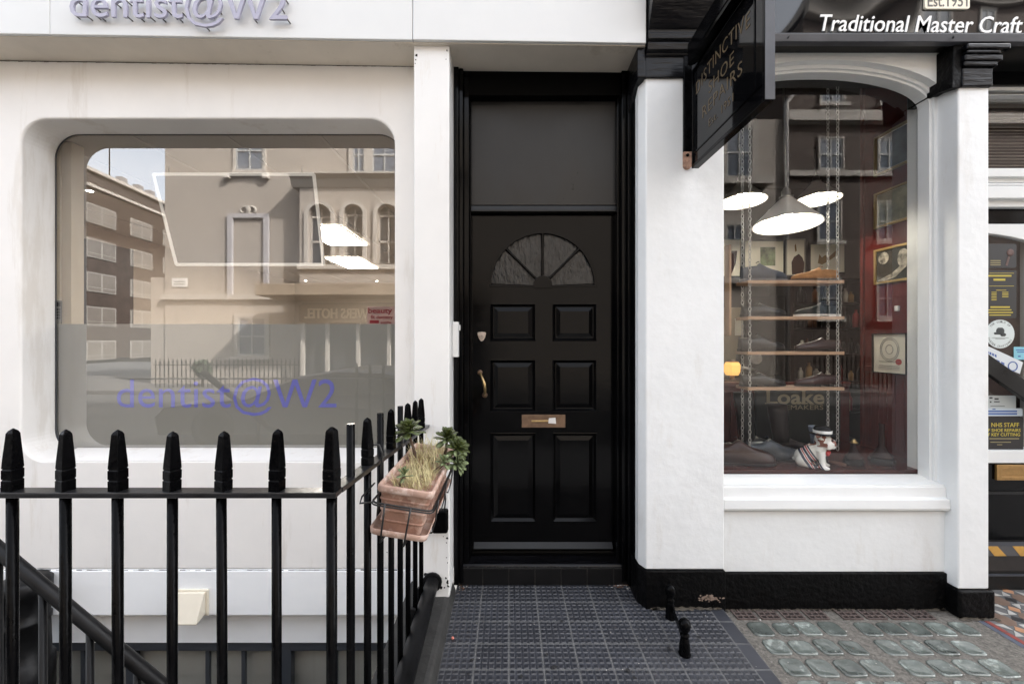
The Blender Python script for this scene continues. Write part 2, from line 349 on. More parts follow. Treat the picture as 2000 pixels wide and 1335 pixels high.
M['signwhite'] = mk('white_sign_letter', (0.80, 0.80, 0.78), 0.4)
M['plaque'] = mk('cream_plaque', (0.80, 0.74, 0.60), 0.5)
M['darkletter'] = mk('dark_grey_letter', (0.10, 0.09, 0.08), 0.6)
M['pinklip'] = mk('grey_fascia_lip', (0.055, 0.058, 0.068), 0.35, var=0.2, vs=10)
M['asphalt'] = mk('asphalt', (0.055, 0.054, 0.053), 0.9, var=0.3, vs=20)
M['paving'] = mk('grey_paving', (0.36, 0.35, 0.335), 0.85, var=0.2, vs=6)
M['glassL'] = glass('clear_office_glass', 2.85, (0.93, 0.92, 0.90))
M['glassR'] = glass('clear_shop_glass', 1.68, (0.95, 0.95, 0.94), wob=0.15, ws=0.9)
# ================================================================ SETTING: ground
def struct(name, mb, mats, **kw): return mb.build(name, mats, kind='structure', **kw)
XL, XR = -8.0, 8.0
struct('road', MB().box(-80, 80, -80, 80, -3.2, -3.0).box(-80, 80, -6.9, -0.62, -0.4, -0.15), M['asphalt'])
struct('far_pavement', MB().box(-80, 80, -12, -6.9, -0.4, -0.03), mk('dark_paving', (.085, .08, .075), .85, var=.2, vs=3), bev=0.01)
struct('pavement', MB().box(XL, XR, -0.62, 0.98, -0.4, -0.03).box(XL, -4.7, 0.98, 2.6, -0.4, -0.03).box(3.7, XR, 0.98, 2.6, -0.4, -0.03), M['paving'], bev=0.01)

# ---- tiled entrance floor: every tile is a piece of its own
floor = struct('tiled_floor', MB().box(-0.306, 1.150, 0.98, 2.62, -0.4, -0.0026), M['grout'])
def tile_mesh(w, dpt, n, mats, name):
    mb = MB(); g = 0.0035
    mb.box(-w / 2 + g, w / 2 - g, -dpt / 2 + g, dpt / 2 - g, -0.008, -0.002, 0)
    for i in range(n):
        for j in range(n):
            cx_ = -w / 2 + (i + .5) * w / n; cy_ = -dpt / 2 + (j + .5) * dpt / n; a = w / n * 0.36; b = dpt / n * 0.36; c = 0.70
            mb.hexa([(cx_ - a, cy_ - b, -0.002), (cx_ + a, cy_ - b, -0.002), (cx_ + a, cy_ + b, -0.002), (cx_ - a, cy_ + b, -0.002),
                     (cx_ - a * c, cy_ - b * c, 0.0012), (cx_ + a * c, cy_ - b * c, 0.0012), (cx_ + a * c, cy_ + b * c, 0.0012), (cx_ - a * c, cy_ + b * c, 0.0012)], 1); mb.m[-5] = 2
    return mb
cols = [-0.306 + 0.0] + [-0.154 + 0.154 * i for i in range(0, 9)]
rows = [2.45, 2.283] + [2.283 - 0.155 * i for i in range(1, 9)]
tiles = {}
for i in range(9):
    x0, x1 = cols[i], cols[i + 1]
    for j in range(len(rows) - 1):
        y1, y0 = rows[j], rows[j + 1]
        if x0 > 0.74 and y1 > 2.3: continue
        key = (round(x1 - x0, 3), round(y1 - y0, 3), 0)
        c = ((x0 + x1) / 2, (y0 + y1) / 2, 0)
        if key not in tiles:
            o = tile_mesh(*key[:2], 5, None, 'tile').build('tile', [M['tile'], M['tiledust'], M['stud']], parent=floor, local=True, origin=(0, 0, 0))
            o.location = Vector(c) - wloc(floor); tiles[key] = o
        else:
            inst(tiles[key], 'tile', floor, c)
        oo = None
for j in range(1, len(rows) - 1):                     # plain border tiles down the side towards the pavement lights
    y1, y0 = rows[j], rows[j + 1]; c = (1.114, (y0 + y1) / 2, 0)
    if 'b' not in tiles or j == 1:
        o = tile_mesh(0.074, y1 - y0, 0, None, 'border_tile').build('border_tile', [M['tile']], parent=floor, local=True, origin=(0, 0, 0)); o.location = Vector(c) - wloc(floor); tiles['b'] = o
    else: inst(tiles['b'], 'border_tile', floor, c)

# ---- slab of pavement lights
slab = struct('pavement_light_slab', MB().box(1.152, 2.462, 0.98, 2.44, -0.4, -0.034), M['concrete'])
def lens_mesh():
    rings = []
    for (s_, z) in ((0.0545, -0.006), (0.054, 0.003), (0.0515, 0.0060), (0.047, 0.0065), (0.041, 0.005), (0.028, 0.0018), (0.013, 0.0006)):
        rings.append([(x, y, z) for x, y in rrect(-s_, s_, -s_ * .96, s_ * .96, s_ * 0.52, 5)])
    return MB().loft(rings, 0, True, True)
lens0 = None
rowsD = [2.118, 1.99, 1.866, 1.742, 1.618, 1.494, 1.37]
for r_, D in enumerate(rowsD):
    for k in range(9):
        x = 1.285 + 0.123 * (k - (1 if r_ > 0 else 0)) + (0.055 if k >= (4 if r_ == 0 else 5) else 0) + (0.06 if k < 0 else 0)
        if x < 1.20 + max(0, r_ - 1) * 0.0 or x > 2.41: continue
        if r_ >= 4 and False: continue
        c = (x + random.uniform(-.003, .003), D + random.uniform(-.003, .003), -0.034)
        rz = random.uniform(-.05, .05) + random.choice((0, math.pi / 2, math.pi)) * 0
        if lens0 is None:
            lens0 = lens_mesh().build('glass_lens', [M['lens']], parent=slab, local=True, origin=(0, 0, 0)); lens0.location = Vector(c) - wloc(slab)
        else: inst(lens0, 'glass_lens', slab, c, (random.uniform(-.03, .03), random.uniform(-.03, .03), rz), (random.uniform(.90, 1.03), random.uniform(.90, 1.02), random.uniform(.7, 1.3)))
vent0 = None
for k in range(8):
    x = 1.262 + 0.128 * k + (0.05 if k >= 4 else 0); c = (x, 2.232, -0.031)
    if vent0 is None:
        holes = [[(hx - .012, hy - .0085), (hx + .012, hy - .0085), (hx + .012, hy + .0085), (hx - .012, hy + .0085)] for hx in (-.032, 0, .032) for hy in (-.026, 0, .026)]
        mb = MB().extr(rrect(-.054, .054, -.044, .044, .01, 3), -.004, .003, 'z', holes, 0); mb.add([(-.05, -.04, -.003), (.05, -.04, -.003), (.05, .04, -.003), (-.05, .04, -.003)], [(0, 1, 2, 3)], 1)
        vent0 = mb.build('air_vent_plate', [M['vent'], M['hole']], parent=slab, local=True, origin=(0, 0, 0)); vent0.location = Vector(c) - wloc(slab)
    else: inst(vent0, 'air_vent_plate', slab, c)

# ---- patterned mosaic in front of the shop door
MO = {'brown': mk('brown_mosaic', (0.17, 0.115, 0.085), .6, var=.2, vs=20), 'white': mk('white_mosaic', (0.42, 0.41, 0.38), .6, var=.15, vs=20), 'blk': mk('black_mosaic', (0.03, 0.029, 0.03), .5, var=.3, vs=20),
      'red': mk('red_mosaic', (0.22, 0.05, 0.04), .6, var=.2, vs=20), 'blue': mk('blue_grey_mosaic', (0.085, 0.095, 0.125), .6, var=.2, vs=20), 'ora': mk('orange_mosaic', (0.42, 0.22, 0.12), .6, var=.2, vs=20)}
mos = struct('mosaic_path', MB().box(2.464, 3.7, 0.98, 2.62, -0.4, -0.036), M['grout'])
protos = {}
def mosaic(col, poly, c, rot=0.0):
    key = (col, tuple((round(a, 3), round(b, 3)) for a, b in poly))
    if key not in protos:
        o = MB().extr(poly, -.004, .002, 'z').build('mosaic_tile', MO[col], parent=mos, local=True, origin=(0, 0, 0)); o.location = Vector(c) - wloc(mos); o.rotation_euler = (0, 0, rot); protos[key] = o
    else: inst(protos[key], 'mosaic_tile', mos, c, (0, 0, rot))
sq = lambda a, b: [(-a, -b), (a, -b), (a, b), (-a, b)]
for j in range(9):
    y = 2.36 - 0.105 * j
    mosaic('blue', sq(.014, .05), (2.482, y, -.036)); mosaic('red', sq(.013, .05), (2.513, y, -.036))
for i in range(5):
    for j in range(6):
        cx_, cy_ = 2.61 + .165 * i, 2.36 - .165 * j
        mosaic('brown', [(.05 * math.cos(R(22.5 + 45 * k)) * 1.08, .05 * math.sin(R(22.5 + 45 * k)) * 1.08) for k in range(8)], (cx_, cy_, -.036))
        for k in range(4):
            a = R(45 + 90 * k); ox, oy = .073 * math.cos(a), .073 * math.sin(a)
            mosaic('white', [(-.03, -.016), (.03, -.016), (0, .014)], (cx_ + ox * .95, cy_ + oy * .95, -.036), a + R(90))
        for k, cc in ((0, 'blk'), (1, 'ora')):
            mosaic(cc, sq(.021, .021), (cx_ + (.0825 if k == 0 else 0), cy_ + (0 if k == 0 else .0825), -.036), R(45))

# ---- basement area (open well in front of the surgery) and its kerbs
well = struct('basement_area', MB().box(XL, -0.2, 0.9, 2.9, -2.5, -2.4), M['stone'])
MB().box(-0.56, -0.31, 1.13, 2.398, -2.4, -0.02).build('side_wall', M['wellwall'], parent=well)
MB().box(XL, -0.31, 1.0, 1.126, -2.4, -0.02).build('front_wall', M['wellwall'], parent=well)
MB().extr([(-0.565, -0.018), (-0.565, .052), (-.345, .058), (-.322, .05), (-.308, .004), (-.308, -.018)], 1.128, 2.40, 'y').build('side_kerb', M['stone'], parent=well, bev=.008)
MB().box(XL, -0.306, 0.985, 1.125, -0.018, 0.05).build('front_kerb', M['stone'], parent=well, bev=.008)

# ================================================================ THE DENTAL SURGERY BUILDING
surg = thing('surgery_building', 'white rendered ground floor with a rounded office window, frosted below, and lilac name above', 'building', (-1.7, 2.41, -2.4))
win = rrect(-2.838, -0.665, 0.735, 2.727, 0.15, 10)
MB().ringplate(XL, -.322, .110, 3.2, win, 2.41, 2.60).build('front_wall', M['render'], parent=surg, bev=.012, seg=3, ang=50)
mb = MB(); sl = [(p[0], p[1]) for p in win]                                # sloping sill
mb.hexa([(-2.70, 2.415, .737), (-.80, 2.415, .737), (-.80, 2.598, .737), (-2.70, 2.598, .737), (-2.70, 2.415, .7375), (-.80, 2.415, .7375), (-.80, 2.598, .768), (-2.70, 2.598, .768)])
mb.build('window_sill', M['render'], parent=surg)
MB().box(XL, -.512, 2.404, 2.6, -.156, .1085).build('lower_beam', M['beam'], parent=surg, bev=.008)
MB().box(XL, -.30, 2.50, 2.66, -.38, -.156).build('basement_wall', M['beam'], parent=surg)
# wiggly crack between render and beam
mb = MB(); xs = [-3.2 + 0.03 * i for i in range(90)]
for a, b in zip(xs, xs[1:]):
    t = random.random(); h0 = .0015 + .006 * t * t; w = random.uniform(-.002, .002)
    if t > .18: mb.box(a, b + .001, 2.4065, 2.4075, .1055 - h0 + w, .1075 + h0 * .4 + w)
mb.build('crack', M['hole'], parent=surg, kind='stuff')
# dark open joint where the soffit meets the wall, and hairline cracks
mb = MB(); xs = [-3.0 + .025 * i for i in range(101)]
for a, b in zip(xs, xs[1:]):
    pa_ = CX + F * a / 2.41; zc_ = (664 - 66 - 19 * pa_ / 1262) / 810 * 2.2 + H - .004; h0 = .0012 + .0022 * random.random() ** 2
    mb.box(a, b + .001, 2.4078, 2.4095, zc_ - h0, zc_ + .002)
mb.build('crack', mk('crack_brown', (.10, .08, .06), .9), parent=surg, kind='stuff')
# proud pillar with chipped paint
MB().box(-.514, -.3215, 2.24, 2.404, .052, 3.035).build('pillar', M['pillar'], parent=surg, bev=.006, seg=2)
mb = MB()
def chip(mb, px, py, D, r, squash=1.0):
    c = P(px, py, D); n = 9; k = [random.uniform(.55, 1.15) for _ in range(n)]
    mb.add([(c.x + r * k[i] * math.cos(2 * math.pi * i / n), D, c.z + squash * r * k[i] * math.sin(2 * math.pi * i / n)) for i in range(n)], [tuple(range(n))])
for px, py, r, q in ((813, 108, .008, 1.3), (812, 117, .004, 1), (811, 124, .003, 1), (873, 99, .004, 2), (871, 116, .003, 1), (873, 1050, .008, 1), (872, 1059, .004, 1), (872, 1088, .004, 1), (874, 1098, .004, 1),
                     (871, 1128, .007, 1), (874, 1136, .009, 1.6), (875, 1144, .008, 1), (838, 830, .006, .5), (866, 1047, .003, 1), (858, 1140, .011, 1.4), (862, 1147, .009, 1), (856, 1127, .010, 1.6), (868, 1147, .006, .8), (756, 1078, .003, 1), (832, 1121, .012, 1.0)):
    chip(mb, px, py, 2.2392, r, q)
mb.build('paint_chip', M['hole'], parent=surg, kind='stuff')
# fascia in three boards, sagging slightly to one side, with pins for the letters
def fz(px): return Z(66 + 19 * px / 1262.0, 2.20)
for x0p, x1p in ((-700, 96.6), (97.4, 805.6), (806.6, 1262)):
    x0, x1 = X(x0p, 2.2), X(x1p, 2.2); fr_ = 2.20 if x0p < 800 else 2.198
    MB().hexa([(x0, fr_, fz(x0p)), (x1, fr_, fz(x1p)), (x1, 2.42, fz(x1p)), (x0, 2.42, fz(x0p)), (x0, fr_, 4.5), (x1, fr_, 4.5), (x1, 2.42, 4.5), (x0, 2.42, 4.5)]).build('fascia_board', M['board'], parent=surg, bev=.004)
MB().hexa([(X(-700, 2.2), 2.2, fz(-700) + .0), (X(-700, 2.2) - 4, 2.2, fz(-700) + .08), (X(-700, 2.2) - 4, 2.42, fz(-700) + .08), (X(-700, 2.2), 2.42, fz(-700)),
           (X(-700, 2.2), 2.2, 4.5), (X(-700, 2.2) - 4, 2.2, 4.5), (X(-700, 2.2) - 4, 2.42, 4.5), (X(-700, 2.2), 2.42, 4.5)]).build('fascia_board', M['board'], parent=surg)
for xa_, xb_, za_, zb_ in ((X(-700, 2.2), X(806, 2.2), fz(-700), fz(806)), (X(806.5, 2.2), X(1262, 2.2), fz(806), fz(1262))):
    MB().hexa([(xa_, 2.216, za_ - .004), (xb_, 2.216, zb_ - .004), (xb_, 2.418, zb_ - .004), (xa_, 2.418, za_ - .004), (xa_, 2.216, za_ + .003), (xb_, 2.216, zb_ + .003), (xb_, 2.418, zb_ + .003), (xa_, 2.418, za_ + .003)]).build('soffit_board', M['soffit'], parent=surg)
MB().box(XL - 4, 26, 2.45, 9.6, 3.75, 4.5).build('floor_above', M['render'], parent=surg)
up_ = MB().box(XL - 4, 26, 2.5, 9.6, 4.504, 12.5).box(4.35, 26, 2.5, 9.6, -.03, 3.745).box(XL - 4, -4.95, 2.62, 9.6, -.03, 3.745).build('upper_storeys', M['render']); tag(up_, 'plain unseen upper storeys above both shopfronts, added to shade the near road', 'building')  # unseen storeys and side blocks, added to keep sun off the near road
# the window: pane, frosted film on its lower part, violet lettering
MB().extr(rrect(-2.9, -.6, .70, 2.76, .10, 6), 2.602, 2.610, 'y').build('window_pane', M['glassL'], parent=surg)
zf = Z(632.5, 2.62)
MB().box(-2.89, -.61, 2.622, 2.6235, .72, zf).build('frosted_film', M['frost'], parent=surg)
gask = rrect(-2.838, -0.665, 0.735, 2.727, 0.15, 10); gin = rrect(-2.835, -.668, .738, 2.724, .148, 10)
MB().extr(gask, 2.594, 2.6, 'y', [gin]).build('window_gasket', M['wgrey'], parent=surg)
for ch, v, f in letters('dentist@W2', (X(228, 2.62), 2.6205, Z(795, 2.62)), (1, 0, 0), (0, 0, 1), (0, -1, 0), X(657, 2.62) - X(228, 2.62), Z(737, 2.62) - Z(795, 2.62), .0006):
    MB().add(v, f).build('vinyl_letter', M['vinyl'], parent=surg)
# basement window below the beam
wz = Z(1251, 2.53)
bw = MB().box(-3.4, -.57, 2.515, 2.56, wz - .05, wz).box(-3.4, -.57, 2.515, 2.56, wz - 1.3, wz - 1.24)
for px, w in ((-60, .05), (80, .03), (258, .05), (552, .12), (760, .1)): bw.box(X(px, 2.53) - w / 2, X(px, 2.53) + w / 2, 2.513, 2.56, wz - 1.3, wz - .002)
bwo = bw.build('basement_window', M['wgrey'], parent=surg, bev=.004)
for px in (164, 407, 477, 656): MB().box(X(px, 2.54) - .011, X(px, 2.54) + .011, 2.53, 2.55, wz - 1.24, wz - .05).build('glazing_bar', M['wgrey'], parent=bwo)
bl = MB().box(-3.38, -.58, 2.58, 2.585, wz - .25, wz - .02).box(-3.38, -.58, 2.588, 2.592, wz - 1.28, wz - .252)
bl.build('blind', M['blind'], parent=bwo)
MB().box(-3.38, -.58, 2.552, 2.556, wz - 1.25, wz - .04).build('pane', M['glassR'], parent=bwo)
MB().box(XL, -.3, 2.62, 2.9, -2.4, -.4).build('basement_wall', M['wellwall'], parent=surg)

# raised fascia lettering: a sign of its own, each letter on pins
sg = thing('fascia_lettering', 'raised lilac grey letters on pins across the white fascia above the office window', 'sign', (X(347, 2.17), 2.2, Z(40, 2.17)))
mp = MB()
L = letters('dentist@W2', (X(135, 2.165), 2.178, Z(31.5, 2.165)), (1, 0, -.0145), (0, 0, 1), (0, -1, 0), X(560, 2.165) - X(135, 2.165), (Z(0, 2.165) - Z(57.5, 2.165)) * 1.03, .012)
for ch, v, f in L:
    MB().add(v, f).build('letter', M['lilac'], parent=sg)
    xs = [p.x for p in v]; zs = [p.z for p in v]
    cand = sorted(v, key=lambda p: p.z)
    for q in (cand[2], cand[len(cand) // 2], cand[-3], random.choice(v), random.choice(v)): mp.tube([(q.x, 2.168, q.z + .004), (q.x, 2.2, q.z + .004)], .0035, 6)
mp.build('fixing_pin', M['pin'], parent=sg, kind='stuff')

# beige vent hood on the lower beam
vh = thing('vent_hood', 'beige sloping vent cowl on the white beam behind the railings', 'vent', (X(378, 2.40), 2.404, Z(1178, 2.4)))
a0, a1, zt, zb = X(349, 2.40), X(404, 2.40), Z(1151, 2.40), Z(1203, 2.4)
MB().box(a0, a1 + .012, 2.392, 2.4035, zb + .01, zt + .004).build('back_plate', M['cream'], parent=vh, bev=.002)
MB().extr([(2.3915, zt - .004), (2.378, zt - .006), (2.318, zb + .012), (2.318, zb + .004), (2.3915, zb + .024)], a0 - .004, a1, 'x').build('hood', M['cream'], parent=vh, bev=.003)

# ================================================================ THE RECESSED ENTRANCE
ent = thing('entrance_doorway', 'black recessed doorway with a panelled fanlight door between the white surgery and the shop', 'doorway', (.21, 2.5, .0))
MB().extr([(-.33, 3.04), (-.33, 3.10), (.76, 3.10), (.76, 3.03)], 2.262, 2.60, 'y').build('soffit_board', M['soffit'], parent=ent, bev=.004)
mb = MB()                                             # frame: jambs in stepped mouldings + head
for (xa, xb, ya, yb) in ((-.3205, -.292, 2.406, 2.62), (-.2915, -.268, 2.425, 2.62), (-.2675, -.236, 2.46, 2.62), (-.2355, -.2285, 2.50, 2.62)):
    mb.box(xa, xb, ya, yb, .02, 3.03)
for (xa, xb, ya, yb) in ((.712, .735, 2.345, 2.62), (.690, .7115, 2.40, 2.62), (.664, .6895, 2.435, 2.62), (.6475, .6635, 2.48, 2.62)):
    mb.box(xa, xb, ya, yb, .02, 3.03)
mb.build('door_frame', M['black'], parent=ent, bev=.005, seg=2)
ar = [(-.2915, 3.05)] + [(.69 - .98 * i / 12 + 0.0, 3.008 - .03 * (2 * (i / 12) - 1) ** 2 * -1 - .0) for i in range(0)] + [(.69, 3.05), (.69, 2.895), (-.2915, 2.895)]
MB().extr(ar, 2.466, 2.60, 'y').build('head_board', M['shadowblack'], parent=ent, bev=.002)
MB().box(-.228, .6472, 2.53, 2.60, Z(400, 2.53), 2.96).build('transom_panel', M['transom'], parent=ent)
zt_ = Z(412, 2.515)
MB().extr([(2.512, zt_ + .006), (2.518, zt_ + .034), (2.62, zt_ + .036), (2.62, zt_ - .004), (2.512, zt_ - .004)], -.2354, .6634, 'x').build('transom_bar', M['blacksatin'], parent=ent, bev=.003)
DY = 2.56; dx0, dx1 = X(922, DY), X(1197.5, DY); dz0, dz1 = Z(1074, DY), Z(420, DY)
fcx, fcz, fr = X(1060, DY), Z(556.5, DY), X(1163, DY) - X(1060, DY)
pan = [(958, 1046, 593, 665), (1080, 1165, 593, 665), (958, 1046, 702, 803), (1080, 1165, 702, 803), (958, 1046, 845, 1018), (1080, 1165, 845, 1018)]
pr = [(X(a, DY), X(b, DY), Z(e, DY), Z(c, DY)) for a, b, c, e in pan]
fan = [(fcx + fr * math.cos(math.pi * i / 32), fcz + fr * math.sin(math.pi * i / 32)) for i in range(33)]
holes = [[(a, c), (b, c), (b, e), (a, e)] for a, b, c, e in pr] + [fan]
door = MB().extr([(dx0, dz0), (dx1, dz0), (dx1, dz1), (dx0, dz1)], DY, DY + .016, 'y', holes).box(dx0, dx1, DY + .03, DY + .045, dz0, dz1).build('door', M['black'], parent=ent)
for a, b, c, e in pr:                                  # raised and fielded panels, each in a sloped moulding
    mb = MB(); o_ = lambda q, y: [(a + q, y, c + q), (b - q, y, c + q), (b - q, y, e - q), (a + q, y, e - q)]
    rings = [o_(-.003, DY - .004), o_(.003, DY - .005), o_(.017, DY + .011), o_(.021, DY + .0115), o_(.046, DY + .003), o_(.050, DY + .003)]
    mb.loft(rings, 0, False, False); mb.add(rings[-1], [(0, 1, 2, 3)]); mb.build('panel', M['black'], parent=door)
for k in range(4):                                     # four panes of obscure glass
    a0_, a1_ = R(45 * k + 2.2), R(45 * k + 42.8); hub = X(1078, DY) - X(1060, DY)
    pts = [(fcx + (fr - .004) * math.cos(a0_ + (a1_ - a0_) * i / 8), fcz + (fr - .004) * math.sin(a0_ + (a1_ - a0_) * i / 8)) for i in range(9)]
    inn = [(fcx + hub * .9 * math.cos(a1_ + (a0_ - a1_) * i / 4), fcz + hub * .9 * math.sin(a1_ + (a0_ - a1_) * i / 4)) for i in range(5)]
    MB().extr(pts + inn, DY + .018, DY + .022, 'y').build('pane', M['obscure'], parent=door)
mb = MB()
for k in (1, 2, 3):
    a = R(45 * k); u = Vector((math.cos(a), 0, math.sin(a))); w = Vector((-math.sin(a), 0, math.cos(a))) * .0095
    p0 = Vector((fcx, 0, fcz)) + u * .05; p1 = Vector((fcx, 0, fcz)) + u * (fr + .004)
    q = lambda p, s_, y, f=1: (p.x + w.x * s_ * f, y, p.z + w.z * s_ * f)
    mb.hexa([q(p0, -1, DY + .017), q(p1, -1, DY + .017), q(p1, 1, DY + .017), q(p0, 1, DY + .017), q(p0, -1, DY - .003, .45), q(p1, -1, DY - .003, .45), q(p1, 1, DY - .003, .45), q(p0, 1, DY - .003, .45)])
rim = [(fcx + (fr + .006) * math.cos(math.pi * i / 32), fcz + (fr + .006) * math.sin(math.pi * i / 32)) for i in range(33)]
rim2 = [(fcx + (fr - .008) * math.cos(math.pi * i / 32), fcz + (fr - .008) * math.sin(math.pi * i / 32)) for i in range(32, -1, -1)]
mb.extr(rim + rim2, DY - .004, DY + .017, 'y')
mb.box(fcx - fr - .006, fcx + fr + .006, DY - .004, DY + .0165, fcz - .012, fcz - .0005)
mb.build('fanlight_bar', M['black'], parent=door, bev=.0015)
hubp = [(fcx + .057 * math.cos(math.pi * i / 16), fcz + .057 * math.sin(math.pi * i / 16)) for i in range(17)] + [(fcx - .057, fcz - .02), (fcx + .057, fcz - .02)]
MB().extr(hubp, DY - .009, DY + .0155, 'y').build('fanlight_hub', M['black'], parent=door, bev=.003)
mb = MB().extr([(DY - .028, Z(1073, 2.53)), (DY - .03, Z(1072, 2.53) + .004), (DY - .001, Z(1059, 2.55)), (DY - .001, Z(1073, 2.53))], dx0 + .012, dx1 - .008, 'x'); mb.build('weather_bar', M['blacksatin'], parent=door)
# lock, pull handle, letter plate with a paper stub
lx, lz = X(941, DY), Z(657, DY)
sh = [(-.027, .022), (-.022, .027), (0, .029), (.022, .027), (.027, .022), (.021, -.006), (.010, -.024), (0, -.03), (-.010, -.024), (-.021, -.006)]
mb = MB().extr([(lx + a, lz + b) for a, b in sh], DY - .008, DY, 'y'); mb.lathe([(.015, -.008), (.014, -.013), (.006, -.0135), (.005, -.010)], (lx, DY, lz + .002), 14, axis='y'); mb.build('lock', M['pewter'], parent=door, bev=.002)
hp0, hp1 = P(937.5, 727, DY), P(947, 771, DY); mb = MB(); pts = []
for i in range(13):
    t = i / 12; p = hp0.lerp(hp1, t); pts.append((p.x + .016 * math.sin(math.pi * t) , DY - .008 - .045 * math.sin(math.pi * t) ** .8, p.z))
mb.tube(pts, [.006 + .004 * math.sin(math.pi * i / 12) for i in range(13)], 10)
ho = mb.build('pull_handle', M['brass'], parent=door)
mb = MB()
for p in (hp0, hp1): mb.lathe([(.017, 0), (.016, -.006), (.009, -.012)], (p.x, DY, p.z), 14, axis='y')
mb.build('handle_rose', M['bronze'], parent=door)
a, b, c, e = X(1019, DY), X(1104, DY), Z(834, DY), Z(809, DY)
lp = MB().extr([(a, c), (b, c), (b, e), (a, e)], DY - .007, DY, 'y', [[(a + .034, c + .019), (b - .034, c + .019), (b - .034, e - .019), (a + .034, e - .019)]]).box(a + .033, b - .033, DY - .0035, DY - .001, c + .018, e - .018).build('letter_plate', M['bronze'], parent=door, bev=.002)
MB().hexa([(X(1038, DY), DY - .010, Z(823, DY)), (X(1073, DY), DY - .010, Z(822.5, DY)), (X(1073, DY), DY - .004, Z(822.5, DY)), (X(1038, DY), DY - .004, Z(823, DY)), (X(1038, DY), DY - .010, Z(819.5, DY)), (X(1073, DY), DY - .010, Z(819.5, DY)), (X(1073, DY), DY - .004, Z(819.5, DY)), (X(1038, DY), DY - .004, Z(819.5, DY))]).build('letter_pull', M['brass'], parent=door, bev=.001)
MB().hexa([P(1071, 826, DY - .011), P(1086, 827, DY - .011), P(1086, 827, DY - .009), P(1071, 826, DY - .009), P(1072, 816, DY - .011), P(1085, 815, DY - .011), P(1085, 815, DY - .009), P(1072, 816, DY - .009)]).build('paper_label', M['paper'], parent=door)
# step, threshold, risers
zs_ = .116
MB().extr([(2.452, .006), (2.448, zs_ - .012), (2.456, zs_), (2.62, zs_ + .004), (2.62, .006)], -.291, .712, 'x').build('step', M['blackbrush'], parent=ent, bev=.004)
MB().box(-.2285, .6472, 2.555, 2.62, zs_ + .004, dz0 - .004).build('threshold', M['black'], parent=ent, bev=.003)
mb = MB()                                              # grime gathered where the plinths meet the ground
def grime(x0, x1, y, z, k):
    for i in range(k):
        x = random.uniform(x0, x1); r = random.uniform(.004, .016); n = 7
        mb.add([(x + r * 1.6 * random.uniform(.5, 1.2) * math.cos(6.283 * q / n), y - .0006 - .0002 * (i % 5), z + abs(r * .8 * random.uniform(.4, 1.2) * math.sin(6.283 * q / n)) * (1 if q < 4 else .2)) for q in range(n)], [tuple(range(n))])
        mb.add([(x + r * 1.5 * random.uniform(.5, 1.2) * math.cos(6.283 * q / n), y - abs(r * 1.3 * random.uniform(.4, 1.2)) * (.5 + .5 * math.sin(6.283 * q / n)), z + .0018 + .0002 * (i % 5)) for q in range(n)], [tuple(range(n))])
grime(1.17, 2.38, 2.2655, -.033, 120); grime(.745, 1.16, 2.2255, .002, 40); grime(2.38, 2.58, 2.1925, -.033, 20)
mb.build('grime', mk('brown_grime', (.075, .064, .05), .95, var=.5, vs=60), parent=slab, kind='stuff')
mb = MB()
for i in range(60):
    x = random.uniform(-.12, .30) if i < 44 else random.uniform(-.26, .6); w = random.uniform(.002, .009)
    mb.box(x, x + w, 2.4465, 2.4485, zs_ - .012 - random.uniform(0, .004), zs_ - .009 + random.uniform(-.001, .001))
mb.build('worn_paint', M['stone'], parent=ent, kind='stuff')
rt = None
for i, x in enumerate([-.31, -.154, 0, .154, .308, .462, .616]):
    w = .154 if i else .156
    if i == 0 or i == 6: MB().box(x + .003 + (.02 if i == 0 else 0), min(x + w - .003, .71), 2.440, 2.4475, .002, .098).build('riser_tile', M['riser'], parent=ent, bev=.002)
    elif rt is None: rt = MB().box(x + .003, x + w - .003, 2.440, 2.4475, .002, .098).build('riser_tile', M['riser'], parent=ent, bev=.002)
    else: inst(rt, 'riser_tile', ent, (x + .077, 2.44375, .05))
MB().box(-.306, .735, 2.4478, 2.452, -.004, .100).build('riser_bed', M['stone'], parent=ent)
# hall behind, closed to the light
MB().box(-.30, .73, 2.62, 2.70, -.3, 3.75).build('back_wall', M['black'], parent=ent)

# white entry-phone box on the reveal, black junction box on the pillar
eb = MB().box(-.319, -.285, 2.33, 2.378, Z(697, 2.33), Z(628, 2.33)).build('entry_phone', M['whiteplastic'], bev=.003)
tag(eb, 'white entry phone box beside the black door frame', 'entry phone')
mb = MB().box(-.284, -.276, 2.345, 2.37, Z(645, 2.35), Z(634, 2.35)); o = mb.build('button', M['whiteplastic'], parent=eb, bev=.002)
jb = MB().box(X(843, 2.19), X(874, 2.19), 2.19, 2.2385, Z(1041, 2.2), Z(996, 2.2)).build('junction_box', M['iron'], bev=.012, seg=3); tag(jb, 'black junction box on the white pillar behind the planter', 'junction box')
MB().tube([(X(868, 2.22), 2.225, Z(996, 2.22)), (X(870, 2.22), 2.228, Z(975, 2.22)), (X(868, 2.22), 2.232, Z(950, 2.22))], .004, 6).build('cable', M['wire'], parent=jb)

